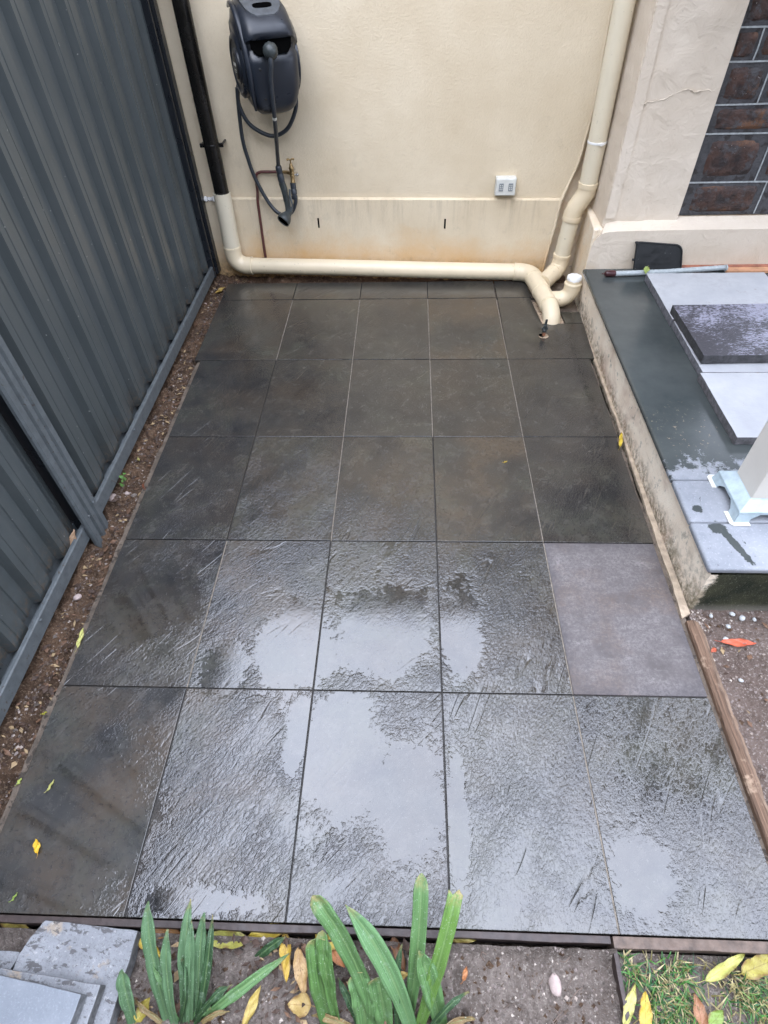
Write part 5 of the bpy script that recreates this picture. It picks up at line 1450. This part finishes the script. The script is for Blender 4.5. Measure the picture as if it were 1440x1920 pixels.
# ------------------------------------------------------------------ pebbles, chips, grit
def pebble(name, x, y, z, rx, ry, rz, m, label, cat='pebble', group=None, seed=0):
    bm = B(); bmesh.ops.create_icosphere(bm, subdivisions=2, radius=1)
    for v in bm.verts:
        k = 1 + .14*noise.noise(v.co*1.5 + Vector((seed*3.1, 0, 0))) + (.10*noise.noise(v.co*4+Vector((seed, 2, 1))))
        v.co = Vector((v.co.x*rx*k, v.co.y*ry*k, v.co.z*rz*k))
    o = obj(name, bm, m, smooth=60); o.location = (x, y, z); o.rotation_euler = (0, 0, seed*1.3)
    return tag(o, label, cat, group)
pebble('pebble', .241, -2.494, -.040, .0150, .0225, .010, 'pebble', 'large oval pinkish grey pebble on the bare soil left of the divider strip', seed=0)
chips = [(.912,-1.508,.008),(.985,-1.500,.010),(1.012,-1.515,.012),(.955,-1.548,.009),(.930,-1.595,.009),(1.05,-1.52,.008),(.925,-1.74,.008),(1.0,-1.82,.012),(.98,-2.02,.010)]
for k, (x, y, r) in enumerate(chips):
    pebble('stone_chip', x, y, -.006, r, r*.8, r*.6, 'chip', 'white stone chip scattered on the right garden soil by the mossy step end', 'stone chip', 'white stone chips on the right garden soil', seed=k+1)
for k, (x, y, r) in enumerate([(-1.345,-.955,.022),(-1.29,-.93,.012),(-1.30,-1.45,.016),(-1.335,.65,.012)]):
    pebble('stone', x, y, -.028, r, r*.8, r*.6, 'pebble', ['brown stone half buried by the fence rail just beyond the post', 'small pale stone in the soil strip just beyond the fence post', 'rounded brown stone in the soil strip nearer the viewer than the post', 'small stone in the soil strip at the far end of the fence'][k], 'stone', seed=k+30)
def grit(name, spec, seed, mats=('grit',)):
    rr = random.Random(seed); bm = B()
    for (x0, x1, y0, y1, hf, n, r0, r1) in spec:
        for _ in range(n):
            x, y = rr.uniform(x0, x1), rr.uniform(y0, y1); r = r0*(r1/r0)**(rr.random()**2)
            z = hf(x, y); q = [rr.uniform(.6, 1.2)*r for _ in range(6)]
            V = [bm.verts.new((x+q[0], y+rr.uniform(-.3, .3)*r, z)), bm.verts.new((x-q[1], y, z)), bm.verts.new((x, y+q[2], z)), bm.verts.new((x+rr.uniform(-.3, .3)*r, y-q[3], z)), bm.verts.new((x, y, z+q[4]*.7))]
            mi = rr.randrange(len(mats))
            for a, b in ((0, 2), (2, 1), (1, 3), (3, 0)):
                f = bm.faces.new((V[a], V[b], V[4])); f.material_index = mi
    return stuff(obj(name, bm, mats, smooth=0, recalc=False))
M['grit_brown'] = NT('brown_grit').done(Base__Color=(.10, .07, .05), Roughness=.9)
M['grit_pale'] = NT('pale_grit').done(Base__Color=(.46, .40, .34), Roughness=.85)
M['grit_mid'] = NT('grey_grit').done(Base__Color=(.22, .18, .16), Roughness=.9)
grit('grit', [(-.80, .38, -2.62, -2.428, h_front, 3000, .0010, .0060), (.87, 1.5, -2.42, -1.482, h_right, 2600, .0012, .007), (.846, .90, -1.56, -1.482, h_right, 120, .002, .008)], 3, ('grit_mid', 'grit_brown', 'grit_mid', 'grit', 'grit_brown', 'grit_mid', 'grit_pale'))
grit('soil_litter', [(-1.33, -1.215, -2.4, .84, h_left, 3400, .0012, .0085), (-1.33, -1.1, .84, .97, h_left, 260, .002, .008)], 5, ('grit_brown', 'grit_mid', 'grit_brown', 'grit'))
grit('soil_clods', [(-1.325, -1.215, -2.4, .84, h_left, 420, .006, .014), (-.79, .37, -2.6, -2.435, h_front, 260, .005, .012), (.88, 1.5, -2.4, -1.5, h_right, 160, .005, .011)], 9, ('soil_dark', 'soil', 'soil_dark'))
def flakes(name, spec, seed):
    rr = random.Random(seed); bm = B()
    for (x0, x1, y0, y1, hf, n) in spec:
        for _ in range(n):
            x, y = rr.uniform(x0, x1), rr.uniform(y0, y1); L = rr.uniform(.004, .017); w = L*rr.uniform(.25, .6); a = rr.uniform(0, 6.28); z = hf(x, y)+rr.uniform(.003, .009)
            d = Vector((math.cos(a), math.sin(a), rr.uniform(-.3, .3))); q = Vector((-d.y, d.x, rr.uniform(-.4, .4))); p = Vector((x, y, z)); up = Vector((0, 0, L*rr.uniform(.05, .3)))
            V = [bm.verts.new(v) for v in (p-d*L, p-q*w+up, p+d*L, p+q*w+up*.6, p+up*1.3)]
            mi = rr.choice((0, 0, 0, 1, 1, 2))
            for i in range(4):
                f = bm.faces.new((V[i], V[(i+1) % 4], V[4])); f.material_index = mi
    return stuff(obj(name, bm, ('litter_dark', 'litter_brown', 'litter_tan'), smooth=0, recalc=False))
M['litter_dark'] = simple('dark_leaf_litter', (.050, .028, .018), .7, .4, 60)
M['litter_brown'] = simple('brown_leaf_litter', (.125, .066, .036), .7, .4, 60)
M['litter_tan'] = simple('tan_leaf_litter', (.30, .21, .11), .7, .3, 60)
flakes('leaf_litter', [(-1.33, -1.21, -2.4, .84, h_left, 900), (-1.33, -1.1, .84, .97, h_left, 130), (-.79, -.05, -2.6, -2.43, h_front, 170), (.87, 1.4, -2.4, -1.49, h_right, 130)], 17)
# twigs and rootlets in the soil
bm = B(); rr = random.Random(11)
for _ in range(150):
    if rr.random() < .55: x, y, hf = rr.uniform(-1.32, -1.215), rr.uniform(-2.35, .8), h_left
    else: x, y, hf = rr.uniform(-.78, .35), rr.uniform(-2.6, -2.44), h_front
    a = rr.uniform(0, 6.28); L = rr.uniform(.015, .06); z = hf(x, y) + .006
    p = [Vector((x+math.cos(a+i*.25*rr.uniform(-1, 1))*L*i/4, y+math.sin(a+i*.25)*L*i/4, z+.004*math.sin(i*1.2))) for i in range(5)]
    tube(bm, p, rr.uniform(.0005, .0013), 4)
stuff(obj('twig_litter', bm, 'edging_worn'))
# small weed by the rail
wd = thing('weed', 'small green weed sprouting by the fence rail near the post', 'weed', (-1.335, -.92, -.02))
bm = B(); rr = random.Random(4); tips = []
for k in range(8):
    a = rr.uniform(0, 6.28); p0 = Vector((-1.318, -.91+rr.uniform(-.03, .03), -.03)); p1 = p0 + Vector((math.cos(a)*.03+.005, math.sin(a)*.05, rr.uniform(.03, .10))); tips += [p1, p0.lerp(p1, .6)]
    tube(bm, [p0, p0.lerp(p1, .5)+Vector((.008, 0, 0)), p1], .0008, 5)
obj('stem', bm, 'edging_worn', wd)
for p in tips[:12]:
    bm = B(); uvl = bm.loops.layers.uv.new('UVMap'); r = rr.uniform(.005, .010); n = 8
    V = [bm.verts.new(p + Vector((r*math.cos(6.283*i/n), r*math.sin(6.283*i/n)*.8, .002*math.cos(6.283*i/n*2)))) for i in range(n)]
    bm.faces.new(V); o = obj('leaf', bm, 'strap', wd, smooth=0); o.color = (.14, .30, .06, 1)

# ------------------------------------------------------------------ lawn patch
def make_grass():
    rr = random.Random(21); bm = B(); cl = bm.loops.layers.color.new('Col')
    pal = [(.20, .37, .16), (.25, .44, .19), (.17, .33, .18), (.32, .44, .20), (.52, .48, .30), (.60, .55, .40)]
    for _ in range(8500):
        x, y = rr.uniform(.397, 1.25), rr.uniform(-2.68, -2.43)
        dens = noise.noise(Vector((x*9, y*9, 3)))
        edge = (x-.397)/.3
        if dens < .05 + .25*min(1, max(0, edge-.3)) and rr.random() < .80: continue
        if y > -2.45 and x > .52 and rr.random() < .6: continue
        z = -.045; L = rr.uniform(.016, .050); a = rr.uniform(0, 6.28); lean = rr.uniform(.2, 1.25)
        d = Vector((math.cos(a)*math.sin(lean), math.sin(a)*math.sin(lean), math.cos(lean))); s_ = Vector((-math.sin(a), math.cos(a), 0))
        w = rr.uniform(.0010, .0021)
        p0 = Vector((x, y, z)); p1 = p0 + d*L*.55; p2 = p0 + d*L + Vector((math.cos(a), math.sin(a), 0))*L*.18 - Vector((0, 0, L*.12))
        V = [bm.verts.new(p0-s_*w), bm.verts.new(p0+s_*w), bm.verts.new(p1-s_*w*.85), bm.verts.new(p1+s_*w*.85), bm.verts.new(p2)]
        dry = rr.random() < (.36 + .35*min(1, max(0, edge-.4)))
        c = pal[rr.choice((4, 5))] if dry else pal[rr.randrange(4)]; k = rr.uniform(.8, 1.2)
        for f in (bm.faces.new((V[0], V[1], V[3], V[2])), bm.faces.new((V[2], V[3], V[4]))):
            for lp in f.loops: lp[cl] = (c[0]*k, c[1]*k, c[2]*k, 1)
    return stuff(obj('grass', bm, 'grass', smooth=0, recalc=False))
make_grass()
